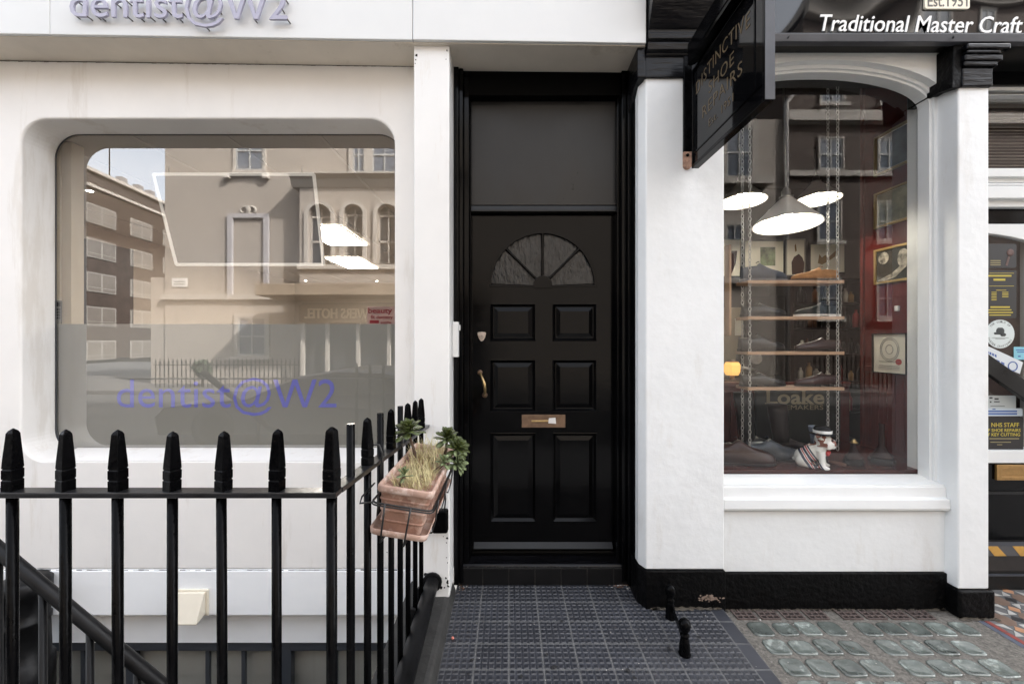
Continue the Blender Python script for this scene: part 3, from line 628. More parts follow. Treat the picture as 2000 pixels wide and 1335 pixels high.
# ================================================================ RAILINGS
rail = thing('area_railing', 'black iron railing with spear finials turning the corner round the basement area', 'railing', (-.4485, 1.05, .05))
RX, RY, RZ = -.4485, 1.05, 1.062
def srz(y): return RZ - .065 * (y - RY)
MB().box(XL + 4.2, RX + .018, RY - .020, RY + .020, RZ - .014, RZ).build('top_rail', M['ironedge'], parent=rail, bev=.002)
MB().hexa([(RX - .02, RY + .0205, srz(RY) - .014), (RX + .02, RY + .0205, srz(RY) - .014), (RX + .02, 2.239, srz(2.239) - .014), (RX - .02, 2.239, srz(2.239) - .014),
           (RX - .02, RY + .0205, srz(RY)), (RX + .02, RY + .0205, srz(RY)), (RX + .02, 2.239, srz(2.239)), (RX - .02, 2.239, srz(2.239))]).build('top_rail', M['ironedge'], parent=rail, bev=.002)
def bar_mb(top, r=.0116): return MB().lathe([(r, .0), (r, top)], (0, 0, 0), 12)
def fin_mb(w=.0142, h=.153, tip=.0072, ph=R(45 - 14)):
    mb = MB(); k = math.sqrt(2)
    prof = [(w, 0), (w, .026), (w * .86, .0285), (w, .031), (w * 1.0, .052), (w * .86, .0545), (w * .98, .057), (w * .92, .075), (tip * 1.25, h - .012), (tip * .9, h - .006), (.001, h)]
    mb.lathe([(r * k, z) for r, z in prof], (0, 0, 0), 4, sm=False, ph=ph); return mb
def place(proto, x, y, z0, parent, rot=0, sc=1.0, name=None):
    return inst(proto, None, parent, (x, y, z0), (0, 0, rot), sc if isinstance(sc, tuple) else (sc, sc, sc))
fx = [X(p, RY) for p in (24.5, 128, 231, 336, 436.5, 541)]; fx = [fx[0] - .134, fx[0] - .268] + fx
b0 = bar_mb(1.0).build('baluster', M['iron'], parent=rail, local=True, origin=(0, 0, 0)); b0.location = Vector((fx[2], RY, .05)) - wloc(rail); b0.scale = (1, 1, (RZ - .015 - .05)); WL[b0.name] = Vector((fx[2], RY, .05))
f0 = None
def finial(par, x, y, z, sc=1.0, rot=0.0):
    global f0
    if f0 is None:
        f0 = fin_mb().build('finial', M['iron'], parent=rail, local=True, origin=(0, 0, 0), bev=.0025); 
    o = f0 if f0.get('used') is None else f0.copy()
    if o is not f0: COL.objects.link(o)
    f0['used'] = 1
    o.parent = rail; o.location = Vector((x, y, z)) - wloc(rail); o.scale = (1, 1, sc) if not isinstance(sc, tuple) else sc; o.rotation_euler = (random.uniform(-.015, .015), random.uniform(-.015, .015), rot)
    return o
for i, x in enumerate(fx):
    if i != 2:
        o = inst(b0, 'baluster', rail, (x, RY, .05)); o.scale = (1, 1, RZ - .065); o.rotation_euler = (random.uniform(-.006, .006), random.uniform(-.006, .006), random.uniform(0, 6))
    finial(rail, x, RY, RZ - .001, random.uniform(.97, 1.03), random.uniform(-.2, .2))
o = inst(b0, 'corner_post', rail, (RX, RY, .05)); o.scale = (1.12, 1.12, RZ - .065); o.name = 'corner_post'
mb = MB(); w = .0165; k = math.sqrt(2)
mb.lathe([(r * k, z) for r, z in ((w, 0), (w, .027), (w * .88, .0295), (w, .032), (w, .053), (w * .88, .0555), (w * .97, .058), (w * .93, .075), (w * .70, .148), (w * .62, .153), (w * .25, .160), (.001, .161))], (RX, RY, RZ - .001), 4, sm=False, ph=R(45 - 12))
mb.build('corner_finial', M['iron'], parent=rail, bev=.003)
for y, kind in ((1.176, 0), (1.316, 1), (1.447, 0), (1.58, 1), (1.712, 0), (1.844, 1), (1.985, 1), (2.12, 1)):
    top = srz(y); o = inst(b0, 'baluster', rail, (RX, y, -.0)); o.location.z += .02; o.scale = (1, 1, top - .035 if kind else top + .15 - .02)
    if kind: finial(rail, RX, y, top - .001, 1.0, random.uniform(-.25, .25))
# heavy black pipe along the kerb
pp = MB().tube([(-.412, 2.26, .142), (-.412, 2.10, .135), (-.412, 1.6, .10), (-.412, 1.13, .078)], [.036, .037, .041, .041], 16)
pp.lathe([(.052, 0), (.052, .012), (.036, .02)], (-.412, 2.222, .142), 16, axis='y')
pp = pp.build('kerb_pipe', M['pipe']); tag(pp, 'thick black pipe running along the kerb into the white pillar', 'pipe')
for y in (2.12, 1.96): MB().box(-.470, -.445, y, y + .03, .06, .17).build('clamp', M['pipe'], parent=pp, bev=.004)
# stair handrail down into the area
hr = thing('stair_handrail', 'sloping black handrail over the basement stairs behind the railing', 'handrail', (X(0, 1.62), 1.62, -2.4))
q0, q1 = P(-330, 800, 1.62), P(560, 1540, 1.62)
MB().tube([q0, q1], .024, 12).build('rail', M['pipe'], parent=hr)
sl = (q1.z - q0.z) / (q1.x - q0.x)
for px in (-90, -3, 84, 176, 268, 360):
    x = X(px, 1.62); MB().lathe([(.0125, -2.4), (.0125, q0.z + sl * (x - q0.x))], (x, 1.62, 0), 8).build('upright', M['pipe'], parent=hr)
# black rainwater pipe by the basement wall, small wall lamp
dp = MB(); cx_, D_ = X(38, 2.3), 2.32
dp.lathe([(.125, Z(1400, D_)), (.125, Z(1290, D_)), (.11, Z(1287, D_)), (.105, Z(1216, D_)), (.112, Z(1214, D_)), (.112, Z(1206, D_)), (.105, Z(1204, D_)), (.105, Z(1160, D_)), (.115, Z(1158, D_)), (.115, Z(1134, D_)), (.09, Z(1128, D_)), (.03, Z(1126, D_))], (cx_, D_, 0), 20)
dp = dp.build('soil_pipe', M['pipe']); tag(dp, 'fat black drain pipe with collars standing against the white beam', 'pipe')
MB().lathe([(.105, Z(1400, 2.32) - 1.3), (.105, Z(1400, 2.32))], (cx_, D_, 0), 16).build('lower_length', M['pipe'], parent=dp)
wlamp = MB().box(-.585, -.561, 1.86, 1.98, -.055, .0).build('bulkhead_lamp', M['whiteplastic'], bev=.008, seg=3); tag(wlamp, 'small white bulkhead lamp on the basement area wall', 'lamp')
MB().box(-.60, -.561, 1.85, 1.99, -.085, -.056).build('lamp_base', M['iron'], parent=wlamp, bev=.004)
# ================================================================ PLANTER ON THE RAILING
PC = Vector((-.318, 1.535, .985)); PR = (0, R(9), R(0))
tr = thing('trough_planter', 'weathered terracotta trough hung on the side railing with dry grass and succulents', 'planter', PC, PR)
def ringz(hx, hy, z, r): return [(x, y, z) for x, y in rrect(-hx, hx, -hy, hy, r, 4)]
hx, hy = .086, .262
body = [ringz(.062, hy - .024, -.150, .012)]
for z, g in ((-.118, 0), (-.116, .003), (-.112, .003), (-.110, 0), (-.084, 0), (-.082, .003), (-.078, .003), (-.076, 0), (-.05, 0), (-.048, .003), (-.044, .003), (-.042, 0)):
    t = (z + .150) / .13; body.append(ringz(.062 + .016 * t + g, hy - .024 + .014 * t + g, z, .014))
body += [ringz(.079, hy - .009, -.018, .015)]
MB().loft(body, 0, True, False).build('trough', M['terra'], parent=tr, local=True, bev=.001)
rim = [ringz(.079, hy - .009, -.024, .014), ringz(.086, hy - .001, -.022, .016), ringz(.0885, hy + .001, -.016, .016), ringz(.0885, hy + .001, -.005, .016), ringz(.086, hy - .001, 0, .015), ringz(.080, hy - .007, .000, .013), ringz(.077, hy - .010, -.005, .012), ringz(.075, hy - .013, -.040, .012)]
MB().loft(rim, 0, False, True).build('rim', M['terrarim'], parent=tr, local=True)
MB().loft([ringz(.0745, hy - .0135, -.05, .012), ringz(.0745, hy - .0135, -.034, .012), ringz(.04, hy - .05, -.030, .01)], 0, True, True).build('soil', M['soil'], parent=tr, local=True)
tray = [ringz(.070, hy - .012, -.160, .016), ringz(.088, hy + .006, -.150, .02), ringz(.091, hy + .010, -.133, .022), ringz(.088, hy + .007, -.131, .02), ringz(.084, hy + .002, -.148, .018), ringz(.05, hy - .04, -.152, .012)]
MB().loft(tray, 0, True, True).build('drip_tray', M['terrarim'], parent=tr, local=True)
wh = thing('planter_holder', 'black wire holder hooked over the railing under the terracotta trough', 'planter holder', PC, PR)
mb = MB()
def loopw(z, ex, r=.0032): 
    pts = [(x, y, z) for x, y in rrect(-.092 - ex, .092 + ex, -hy - .008 - ex, hy + .008 + ex, .02, 4)]; pts.append(pts[0]); mb.tube(pts, r, 6)
loopw(-.052, .002); loopw(-.058, .004, .0025)
for x in (-.052, .028):
    mb.tube([(x, -hy - .013, -.05), (x * .95, -hy - .014, -.10), (x * .9, -hy - .018, -.165), (x * .88, -hy + .04, -.168), (x * .88, hy, -.168)], .003, 6)
for y in (-.18, 0, .18):
    mb.tube([(.097, y, -.05), (.098, y, -.12), (.093, y, -.160), (.0, y, -.168), (-.092, y, -.160), (-.098, y, -.05)], .003, 6)
for y in (-.16, .10):
    mb.tube([(-.098, y, -.05), (-.110, y, .02), (-.112, y, .062), (-.128, y, .090), (-.150, y, .088), (-.164, y, .06), (-.158, y, .03)], .0035, 6)
mb.tube([(-.095, -hy - .010, -.052), (-.122, -hy - .03, -.052), (-.128, -hy + .0, -.045), (-.112, -hy + .06, -.02)], .003, 6)
mb.build('wire_frame', M['wire'], parent=wh, local=True)
# plants: succulent rosettes with a leaf object each
def leaf_mesh():
    mb = MB(); rings = []
    for t, w, z, th in ((0, .10, 0, .05), (.3, .16, .05, .06), (.6, .28, .10, .055), (.85, .27, .12, .04), (1.0, .06, .10, .02)):
        rings.append([(t, -w, z + .03), (t, 0, z - th), (t, w, z + .03), (t, 0, z + th * .6)])
    return mb.loft(rings, 0, True, True)
LEAF = {}
def rosette_plant(label, base, top, r, n=26, mat='leaf', up=.5, tilt=(0, 0)):
    th = thing('succulent_plant', label, 'succulent', base, group='succulents in the terracotta trough')
    b, t = Vector(base), Vector(top)
    mid = b.lerp(t, .5) + Vector((random.uniform(-.012, .012), random.uniform(-.012, .012), 0))
    MB().tube([b, mid, t], [.007, .006, .005], 7).build('stem', M['stem'], parent=th)
    rt = Matrix.Rotation(tilt[0], 3, 'X') @ Matrix.Rotation(tilt[1], 3, 'Y')
    for i in range(n):
        f = i / (n - 1); a = i * 2.39996 + random.uniform(-.15, .15); el = R(82) * (1 - f) ** .8 + R(-28) * f ** 1.6 + random.uniform(-.1, .1); ln = r * (.45 + .6 * f ** .6) * random.uniform(.88, 1.1)
        m_ = mat if (f < .75 or random.random() > .35) else 'leafpale'
        if m_ not in LEAF:
            o = leaf_mesh().build('leaf', M[m_], parent=th, local=True, origin=(0, 0, 0)); LEAF[m_] = o
        else: o = LEAF[m_].copy(); COL.objects.link(o); o.parent = th
        o.location = t - b + Vector((0, 0, .018 * (1 - f)))
        rm = rt @ Matrix.Rotation(a, 3, 'Z') @ Matrix.Rotation(-el, 3, 'Y') @ Matrix.Rotation(random.uniform(-.3, .3), 3, 'X')
        o.rotation_mode = 'XYZ'; o.rotation_euler = rm.to_euler(); o.scale = (ln, ln * .8, ln)
    return th
zr = .965
rosette_plant('dark green succulent rosette on a bare stem beside the railing', (-.352, 1.58, zr), P(798, 845, 1.585), .060, 44, 'leaf', tilt=(.25, -.1))
rosette_plant('tallest dark succulent rosette above the outer rim of the trough', (-.262, 1.66, zr), P(873, 858, 1.64), .052, 44, tilt=(.3, .15))
rosette_plant('dark succulent rosette spilling out over the rim towards the black door', (-.25, 1.62, zr), P(893, 878, 1.58), .050, 44, tilt=(.35, .5))
rosette_plant('pale drooping succulent rosette hanging below the outer rim', (-.245, 1.60, zr), P(893, 908, 1.56), .044, 36, 'leafpale', tilt=(.6, .7))
rosette_plant('small pale rosette low on the soil beside the dry grass', (-.27, 1.50, zr), P(866, 905, 1.51), .032, 20, 'leafpale', tilt=(.3, .2))
rosette_plant('small bright green seedling at the near corner of the trough', (-.345, 1.33, zr - .005), P(790, 931, 1.345), .030, 16, 'leafpale', tilt=(.2, 0))
mb = MB()
for i in range(1250):
    near = i < 850
    y = random.uniform(1.315, 1.52) if near else random.uniform(1.50, 1.79); x = random.uniform(-.372, -.262); x0 = Vector((x, y, .953 - (x + .318) * .15))
    hgt = random.uniform(.018, .055) if near else random.uniform(.02, .10); a = random.uniform(0, 6.283); l_ = random.uniform(.3, 1.0) * hgt
    dv = Vector((math.cos(a) * l_, math.sin(a) * l_, hgt)); w = Vector((math.sin(a), -math.cos(a), 0)) * .0011
    m1 = x0 + dv * .5 + Vector((0, 0, hgt * .12)); e1 = x0 + dv
    mb.add([x0 - w, x0 + w, m1 + w, m1 - w, e1], [(0, 1, 2, 3), (3, 2, 4)], 0)
gr = mb.build('dry_grass', M['grass'], kind='stuff'); gr['label'] = 'dry yellow grass tufts growing in the terracotta trough'; gr['category'] = 'grass'

# ================================================================ THE SHOE REPAIR SHOP
shop = thing('shoe_repair_shop', 'white stucco shopfront with black capitals, arched display window and black plinth', 'shop', (1.8, 2.28, -.03))
DP = 2.24
zpt, zpc = Z(1112, DP), Z(154, DP)
xa, xb = X(1262, DP), X(1414.5, DP)
MB().extr([(xa, DP), (xb, DP), (xb, 2.62), (.7355, 2.62), (.7355, 2.40), (.7148, 2.40), (.7148, 2.295)], zpt + .002, 3.3, 'z').build('pier', M['pier'], parent=shop, bev=.006, seg=2)
mb = MB().extr([(xa - .004, DP - .014), (xb + .002, DP - .014), (xb + .002, 2.60), (.7065, 2.60), (.7065, 2.285)], -.02, zpt, 'z'); mb.build('pier_plinth', M['plinth'], parent=shop, bev=.006)
mb = MB()                                              # flaked patch on the plinth
for i in range(80):
    px, py = random.gauss(1386, 9), random.gauss(1167, 3); c = Vector((X(px, DP - .0148), DP - .0148, Z(py, DP - .0148))); n = 7; r = random.uniform(.004, .010)
    mb.add([(c.x + r * random.uniform(.6, 1.2) * math.cos(6.283 * k / n), c.y - .0003 * (i % 4), c.z + .6 * r * random.uniform(.6, 1.2) * math.sin(6.283 * k / n)) for k in range(n)], [tuple(range(n))])
mb.build('flaked_patch', mk('bare_brown_render', (.26, .19, .15), .9, var=.3, vs=40), parent=shop, kind='stuff')
xp0_ = X(1872, 2.21) - .001
# wall under the window, its plinth, sill mouldings
DW = 2.28; zwp = Z(1116, DW)
MB().box(xb - .02, 2.40, DW, 2.44, zwp, Z(998, DW)).build('stall_riser', M['pier'], parent=shop, bev=.004)
MB().box(xb + .003, 2.398, DW - .014, 2.44, -.036, zwp - .001).build('riser_plinth', M['plinth'], parent=shop, bev=.006)
sy = [(2.40, Z(926, 2.395) + .002), (2.37, Z(929, 2.372)), (2.292, Z(945, 2.29)), (2.287, Z(948, 2.29)), (2.274, Z(950, 2.274)), (2.268, Z(970, 2.268)), (2.264, Z(973, 2.264)), (2.250, Z(975, 2.25)), (2.246, Z(993, 2.246)), (2.252, Z(997.5, 2.25)), (2.282, Z(997, 2.28)), (2.40, Z(997, 2.28))]
MB().extr(sy, xb + .003, xp0_ , 'x').build('window_sill', M['joinery'], parent=shop, bev=.003)
# arched window surround in three receding mouldings
gx1 = X(1790, 2.40); gz0 = Z(926, 2.395); gz1 = Z(158, 2.40)
def arch(o): return archrect(1.14 - o, gx1 + o, gz0 - .05, gz1 + o, .60 + o, .175 + o * .8, 14)
zt0, xo0, xo1 = 3.02, xb - .03, 2.402
for (o_, ya, yb) in ((.040, 2.28, 2.318), (.020, 2.3185, 2.332), (.006, 2.3325, 2.40)):
    MB().extr([(xo0, gz0 - .03), (xo1, gz0 - .03), (xo1, zt0), (xo0, zt0)], ya, yb, 'y', [[(x, max(z, gz0 - .02)) for x, z in arch(o_)]]).build('window_surround', M['joinery'], parent=shop, bev=.012, seg=4, ang=50)
MB().box(xo0, gx1 + .05, 2.404, 2.411, gz0 - .04, gz1 + .06).build('window_pane', M['glassR'], parent=shop)
# pilaster, its plinth
xp0, xp1 = X(1872, 2.21), X(1932, 2.21)
MB().box(xp0, xp1, 2.21, 2.50, Z(1150, 2.21), 3.3).build('pilaster', M['pier'], parent=shop, bev=.008, seg=3)
MB().box(xp0 - .012, xp1 + .018, 2.193, 2.52, -.036, Z(1152, 2.2)).build('pilaster_plinth', M['plinth'], parent=shop, bev=.014, seg=3)
# console capitals in black
def capital(x0, x1, yf, name, zb, side=0):
    mb = MB(); prof = [(yf, zb), (yf, zb + .105), (yf - .010, zb + .112), (yf - .012, zb + .120), (yf - .030, zb + .128), (yf - .034, zb + .162), (yf - .030, zb + .168), (yf - .044, zb + .176), (yf - .046, zb + .204), (yf - .038, zb + .21), (yf - .040, zb + .225)]
    n = 16
    for i in range(n + 1):
        t = i / n; prof.append((yf - .045 - .125 * math.sin(math.pi * min(1, t * .62)) - .03 * t, zb + .228 + .42 * t))
    for a, b in zip(prof, prof[1:]): pass
    poly = prof + [(2.60, prof[-1][1]), (2.60, zb)]
    mb.extr(poly, x0, x1, 'x')
    return mb.build(name, M['blackbrush'], parent=shop, bev=.006, seg=2, ang=25)
capital(xa - .006, xb + .0, 2.226, 'capital', zpc, 0)
mb = MB().extr([(2.4, zpc - .10), (2.30, zpc - .012), (2.226, zpc - .0005), (2.226, 3.3), (2.6, 3.3), (2.6, zpc - .10)], .690, xa - .0065, 'x'); mb.build('capital_return', M['blackbrush'], parent=shop, bev=.005)
zc2 = Z(168, 2.19)
mb = MB(); x0, x1 = xp0 + .004, X(1941, 2.19)
for (yf, ex, za, zb_) in ((2.192, 0, 168, 132), (2.18, .012, 128, 118), (2.172, .03, 117, 105), (2.166, .012, 103, 96), (2.158, .055, 94, 84)):
    mb.box(x0 - ex * .2, x1 + ex, yf, 2.5, Z(za, yf), Z(zb_, yf))
mb.box(x0 + .01, x1 - .01, 2.196, 2.5, zc2 + .01, Z(84, 2.17))
mb.build('capital', M['blackbrush'], parent=shop, bev=.006)
mb = MB().extr([(2.28, Z(182, 2.28)), (2.20, Z(172, 2.20) - .0), (2.19, Z(84, 2.19)), (2.45, Z(84, 2.19)), (2.45, Z(182, 2.28))], xp0 - .045, xp0 + .0035, 'x'); mb.build('capital_return', M['plinth'], parent=shop, bev=.004)
# fascia: soffit, lip, gloss panel tipped slightly forward
FS = 2.163
zl0, zl1 = Z(80, FS), Z(65.5, FS)
MB().box(xb + .002, 4.2, FS + .004, 2.60, zl0 + .018, zl0 + .045).build('fascia_soffit', M['blacksatin'], parent=shop)
MB().hexa([(xb - .1, FS + .004, zl0), (4.2, FS + .004, zl0 - .004), (4.2, FS + .04, zl0 - .004), (xb - .1, FS + .04, zl0), (xb - .1, FS - .004, zl1), (4.2, FS - .004, zl1 - .004), (4.2, FS + .04, zl1 - .004), (xb - .1, FS + .04, zl1)]).build('fascia_lip', M['pinklip'], parent=shop, bev=.003)
MB().hexa([(xb - .1, FS + .02, zl1 - .002), (4.2, FS + .02, zl1 - .006), (4.2, FS + .06, zl1 - .006), (xb - .1, FS + .06, zl1 - .002), (xb - .1, FS - .008, 4.0), (4.2, FS - .008, 4.0), (4.2, FS + .09, 4.0), (xb - .1, FS + .09, 4.0)]).build('fascia_panel', M['fasciagloss'], parent=shop)
mb = MB(); mb.tube([(X(1537, FS) , FS - .006, zl1 - .03), (X(1539, FS) + .003, FS - .006, zl1 - .018)], .003, 6); mb.tube([(X(1859, FS), FS - .006, zl1 - .03), (X(1860, FS), FS - .006, zl1 - .02)], .004, 6); mb.build('screw', M['hole'], parent=shop, kind='stuff')
MB().box(xb, 4.2, 2.26, 2.9, 4.0, 4.5).build('cornice', M['black'], parent=shop)
# white lettering and cream plaque on the fascia
fs = thing('fascia_slogan', 'white slanted slogan lettering on the glossy black shop fascia', 'sign', (2.0, FS, zl1 + .05))
for ch, v, f in letters('Traditional Master Craft', (X(1606, FS), FS + .0195, Z(56.5, FS)), (1, 0, -.012), (0, 0, 1), (0, -1, 0), X(2004, FS) - X(1606, FS), Z(24, FS) - Z(56.5, FS), .006, shear=.22, off=.005):
    MB().add(v, f).build('letter', M['signwhite'], parent=fs)
pq = MB().extr(rrect(X(1809, FS), X(1897, FS), Z(15.5, FS), Z(-40, FS), .012, 4), FS + .006, FS + .024, 'y').build('fascia_plaque', M['plaque'], bev=.002)
tag(pq, 'cream plaque with a date above the white slogan on the black fascia', 'plaque')
mb = MB(); put_text(mb, 'Est.1951', (X(1814, FS), FS + .006, Z(11, FS)), (1, 0, 0), (0, 0, 1), (0, -1, 0), X(1892, FS) - X(1814, FS), Z(-11, FS) - Z(11, FS), .001, off=.006); mb.build('lettering', M['darkletter'], parent=pq)

# ================================================================ HANGING SIGN, end-on to the pavement
hs_ = thing('hanging_sign', 'black projecting board sign with gold capitals hung on an iron strap from the pier', 'sign', (.985, 2.2, 2.36))
SX, sy0, sy1, sz0, sz1 = .974, 1.565, 2.195, H + .907, H + 1.423
MB().box(SX, SX + .022, sy0 + .012, sy1 - .004, sz0 + .012, sz1 - .012).build('board', M['signblack'], parent=hs_)
mb = MB()
mb.box(SX - .008, SX + .030, sy0, sy0 + .016, sz0, sz1); mb.box(SX - .008, SX + .030, sy1 - .012, sy1, sz0, sz1)
mb.box(SX - .008, SX + .030, sy0 + .0165, sy1 - .0125, sz0, sz0 + .016); mb.box(SX - .008, SX + .030, sy0 + .0165, sy1 - .0125, sz1 - .016, sz1)
mb.build('frame', M['black'], parent=hs_, bev=.002)
MB().box(SX - .0075, SX + .0295, sy0 - .0015, sy0 - .0002, sz0 + .001, sz1 - .001).build('frame_edge', M['pinklip'], parent=hs_)  # grey strip painted in as the highlight along the frame's front edge
mb = MB()
for (ya, yb, za, zb_) in ((sy0 + .075, sy0 + .082, sz0 + .08, sz1 - .03), (sy0 + .02, sy1 - .02, sz0 + .072, sz0 + .078)): mb.box(SX - .0035, SX - .0005, ya, yb, za, zb_)
mb.build('moulding', M['black'], parent=hs_)
for txt, ya, yb, zc, hh in (('DISTINCTIVE', 2.155, 1.675, sz0 + .370, .062), ('SHOE', 2.02, 1.795, sz0 + .290, .056), ('REPAIRS', 2.085, 1.73, sz0 + .205, .058), ('Est. 1951', 2.02, 1.80, sz0 + .13, .036)):
    n = len(txt)
    for ch, v, f in letters(txt, (SX - .0005, ya, zc), (0, -1, 0), (0, 0, 1), (-1, 0, 0), ya - yb, hh, .001, off=-.006, spacing=1.12):
        if txt == 'DISTINCTIVE':
            cyy = sum(p.y for p in v) / len(v); u = (cyy - (ya + yb) / 2) / ((ya - yb) / 2)
            for p in v: p.z -= .030 * u * u - .02
        MB().add(v, f).build('letter', M['gold'], parent=hs_)
MB().box(SX - .055, SX + .075, sy0 - .03, 2.14, sz1 + .004, sz1 + .10).build('light_trough', M['black'], parent=hs_, bev=.006)
MB().extr([(SX - .055, sz1 + .0), (SX - .052, sz1 - .012), (SX - .012, sz1 - .002), (SX - .012, sz1 + .0035)], sy0 - .03, 2.14, 'y').build('trough_lip', M['black'], parent=hs_)
zst = Z(297, 2.226)
MB().box(X(1335, 2.226), X(1351.5, 2.226), 2.2205, 2.2385, zst, zpc + .30).build('wall_strap', M['iron'], parent=hs_, bev=.003)
rp = [(X(1335, 2.226), zst), (X(1351.5, 2.226), zst), (X(1351.5, 2.226), Z(322, 2.226))] + [(X(1343, 2.226) + .0225 * math.cos(R(-20 - 14 * k)), Z(322, 2.226) + .022 * math.sin(R(-20 - 14 * k))) for k in range(11)] + [(X(1335, 2.226), Z(322, 2.226))]
MB().extr(rp, 2.2205, 2.2385, 'y').build('strap_end', M['rust'], parent=hs_, bev=.003)
MB().lathe([(.009, 0), (.008, -.005), (.003, -.007)], (X(1343, 2.22), 2.2205, Z(303, 2.22)), 10, axis='y').build('bolt', M['iron'], parent=hs_)

# boot scraper and small litter
bs_ = thing('boot_scraper', 'small black cast iron boot scraper standing on the dark tiles by the pier', 'boot scraper', (X(1325, 1.98), 2.0, 0))
def postmb(c, h, sc=1.0):
    pr_ = [(.030, 0), (.030, .006), (.027, .012), (.026, .05), (.019, .088), (.017, .092), (.023, .098), (.023, .106), (.017, .112), (.018, .122), (.026, .134), (.030, .152), (.027, .170), (.016, .184), (.002, .189)]
    k = h / .189; return MB().lathe([(r * .92 * sc, z * k) for r, z in pr_], c, 16)
pA = (X(1309.5, 2.155), 2.155, 0); pB = (X(1338, 1.90), 1.905, 0)
postmb(pA, .175, .95).build('post', M['iron'], parent=bs_); postmb(pB, .165, 1.0).build('post', M['iron'], parent=bs_)
a_, b_ = Vector(pA), Vector(pB)
mb = MB(); dvec = (b_ - a_).normalized(); sdv = Vector((-dvec.y, dvec.x, 0)) * .003
mb.hexa([a_ - sdv + Vector((0, 0, .052)), b_ - sdv + Vector((0, 0, .052)), b_ + sdv + Vector((0, 0, .052)), a_ + sdv + Vector((0, 0, .052)), a_ - sdv + Vector((0, 0, .082)), b_ - sdv + Vector((0, 0, .082)), b_ + sdv + Vector((0, 0, .082)), a_ + sdv + Vector((0, 0, .082))])
mb.build('scraper_blade', M['iron'], parent=bs_)
mb = MB()
def bit(x, y, r, z=.002, m=0):
    n = 6; mb.add([(x + r * random.uniform(.5, 1.2) * math.cos(6.283 * k / n), y + r * random.uniform(.5, 1.2) * math.sin(6.283 * k / n), z + random.uniform(0, r * .5)) for k in range(n)], [tuple(range(n))], m)
for i in range(46): bit(random.gauss(.655, .03), 2.45 - abs(random.gauss(.0, .02)) - .006, random.uniform(.002, .006), m=random.choice((0, 0, 1)))
for i in range(34): bit(-.292 + abs(random.gauss(0, .022)), 2.44 - abs(random.gauss(0, .03)), random.uniform(.0015, .005), m=random.choice((0, 0, 1)))
for i in range(26): bit(random.uniform(-.25, 1.1), random.uniform(1.75, 2.4 if i < 13 else 2.2), random.uniform(.0012, .0035), m=1)
for x, y in ((.688, 2.40), (.70, 2.41)): bit(x, y, .008, m=1)
for i in range(14): bit(random.uniform(-.2, 1.0), random.uniform(1.72, 2.2), random.uniform(.006, .014), .0016, 2)
for i in range(22): bit(random.uniform(1.25, 2.4), random.uniform(1.72, 2.2), random.uniform(.002, .006), -.031, random.choice((0, 1, 1)))
lt = mb.build('leaf_litter', [mk('dead_leaf', (.16, .075, .04), .9, var=.4, vs=60), mk('pale_speck', (.45, .43, .40), .9), mk('old_gum', (.012, .012, .013), .8)], kind='stuff'); lt['label'] = 'dead leaf crumbs and pale specks scattered on the tiles'; lt['category'] = 'litter'
bt = MB().lathe([(.002, 0), (.007, .003), (.008, .007), (.003, .012)], (X(884, 2.0), 2.0, .001), 10).build('red_berry', mk('pink_red', (.5, .16, .12), .5)); tag(bt, 'tiny pinkish red berry lying on the dark tiles', 'berry')

# ================================================================ SHOP DOOR beyond the pilaster
sd = thing('shop_doorway', 'white framed shop entrance with a slatted blind fanlight and a black lower door', 'doorway', (2.95, 2.46, .3))
DD = 2.46; X0, X1 = xp1 - .03, 3.6
def band(py0, py1, ya, mat, name, yb=2.60, bev=.004, lab=None): return MB().box(X0, X1, ya, yb, Z(py1, ya), Z(py0, ya)).build(name, M[mat], parent=sd, bev=bev)
band(60, 166, 2.44, 'black', 'head_board')
MB().extr([(X0, Z(185, DD)), (X1, Z(185, DD)), (X1, Z(150, DD)), (X0, Z(150, DD))], DD, 2.60, 'y', [[(X0 + .005, Z(184, DD)), (3.25, Z(184, DD)), (3.1, Z(178, DD)), (2.9, Z(176, DD)), (X0 + .005, Z(180, DD))]]).build('head_arch', M['joinery'], parent=sd)
MB().box(X0, 3.5, 2.50, 2.506, Z(335, 2.5), Z(160, 2.5)).build('fanlight_pane', M['glassR'], parent=sd)
bln = mk('brown_blind_slat', (.26, .215, .185), .55, var=.2, vs=6)
vb = MB().box(X0, 3.5, 2.56, 2.564, Z(160, 2.56) - .03, Z(160, 2.56)).build('blind_headrail', bln, parent=sd)
s0 = None; zz = Z(330, 2.55)
for i in range(26):
    if s0 is None: s0 = MB().hexa([(X0, 2.535, -.002), (3.5, 2.535, -.002), (3.5, 2.556, .010), (X0, 2.556, .010), (X0, 2.535, -.0005), (3.5, 2.535, -.0005), (3.5, 2.556, .0115), (X0, 2.556, .0115)]).build('slat', bln, parent=sd); WL['s0'] = None; base = s0.location.copy(); s0.location.z = zz - wloc(sd).z
    else: o = inst(s0, 'slat', sd); o.location = (base.x, base.y, zz + i * .0195 - wloc(sd).z); o.rotation_euler = (random.uniform(-.12, .12), 0, random.uniform(-.004, .004))
band(328, 345, 2.43, 'joinery', 'transom_rail'); band(345.5, 357, 2.455, 'joinery', 'transom_moulding'); band(357.5, 362, 2.445, 'joinery', 'transom_moulding'); band(362.5, 387, 2.435, 'joinery', 'transom_rail'); band(387.5, 404, 2.47, 'joinery', 'transom_moulding')
band(404.5, 437, 2.51, 'black', 'door_top')
arc = [(X0 + (3.5 - X0) * i / 10, Z(452, 2.50) + .0 - .25 * (i / 10) ** 3) for i in range(11)]
MB().extr([(X0, Z(437.5, 2.5)), (X1, Z(437.5, 2.5))] + [(X1, Z(470, 2.5) - .25)] + arc[::-1], 2.495, 2.53, 'y').build('glazing_frame', M['joinery'], parent=sd, bev=.004)
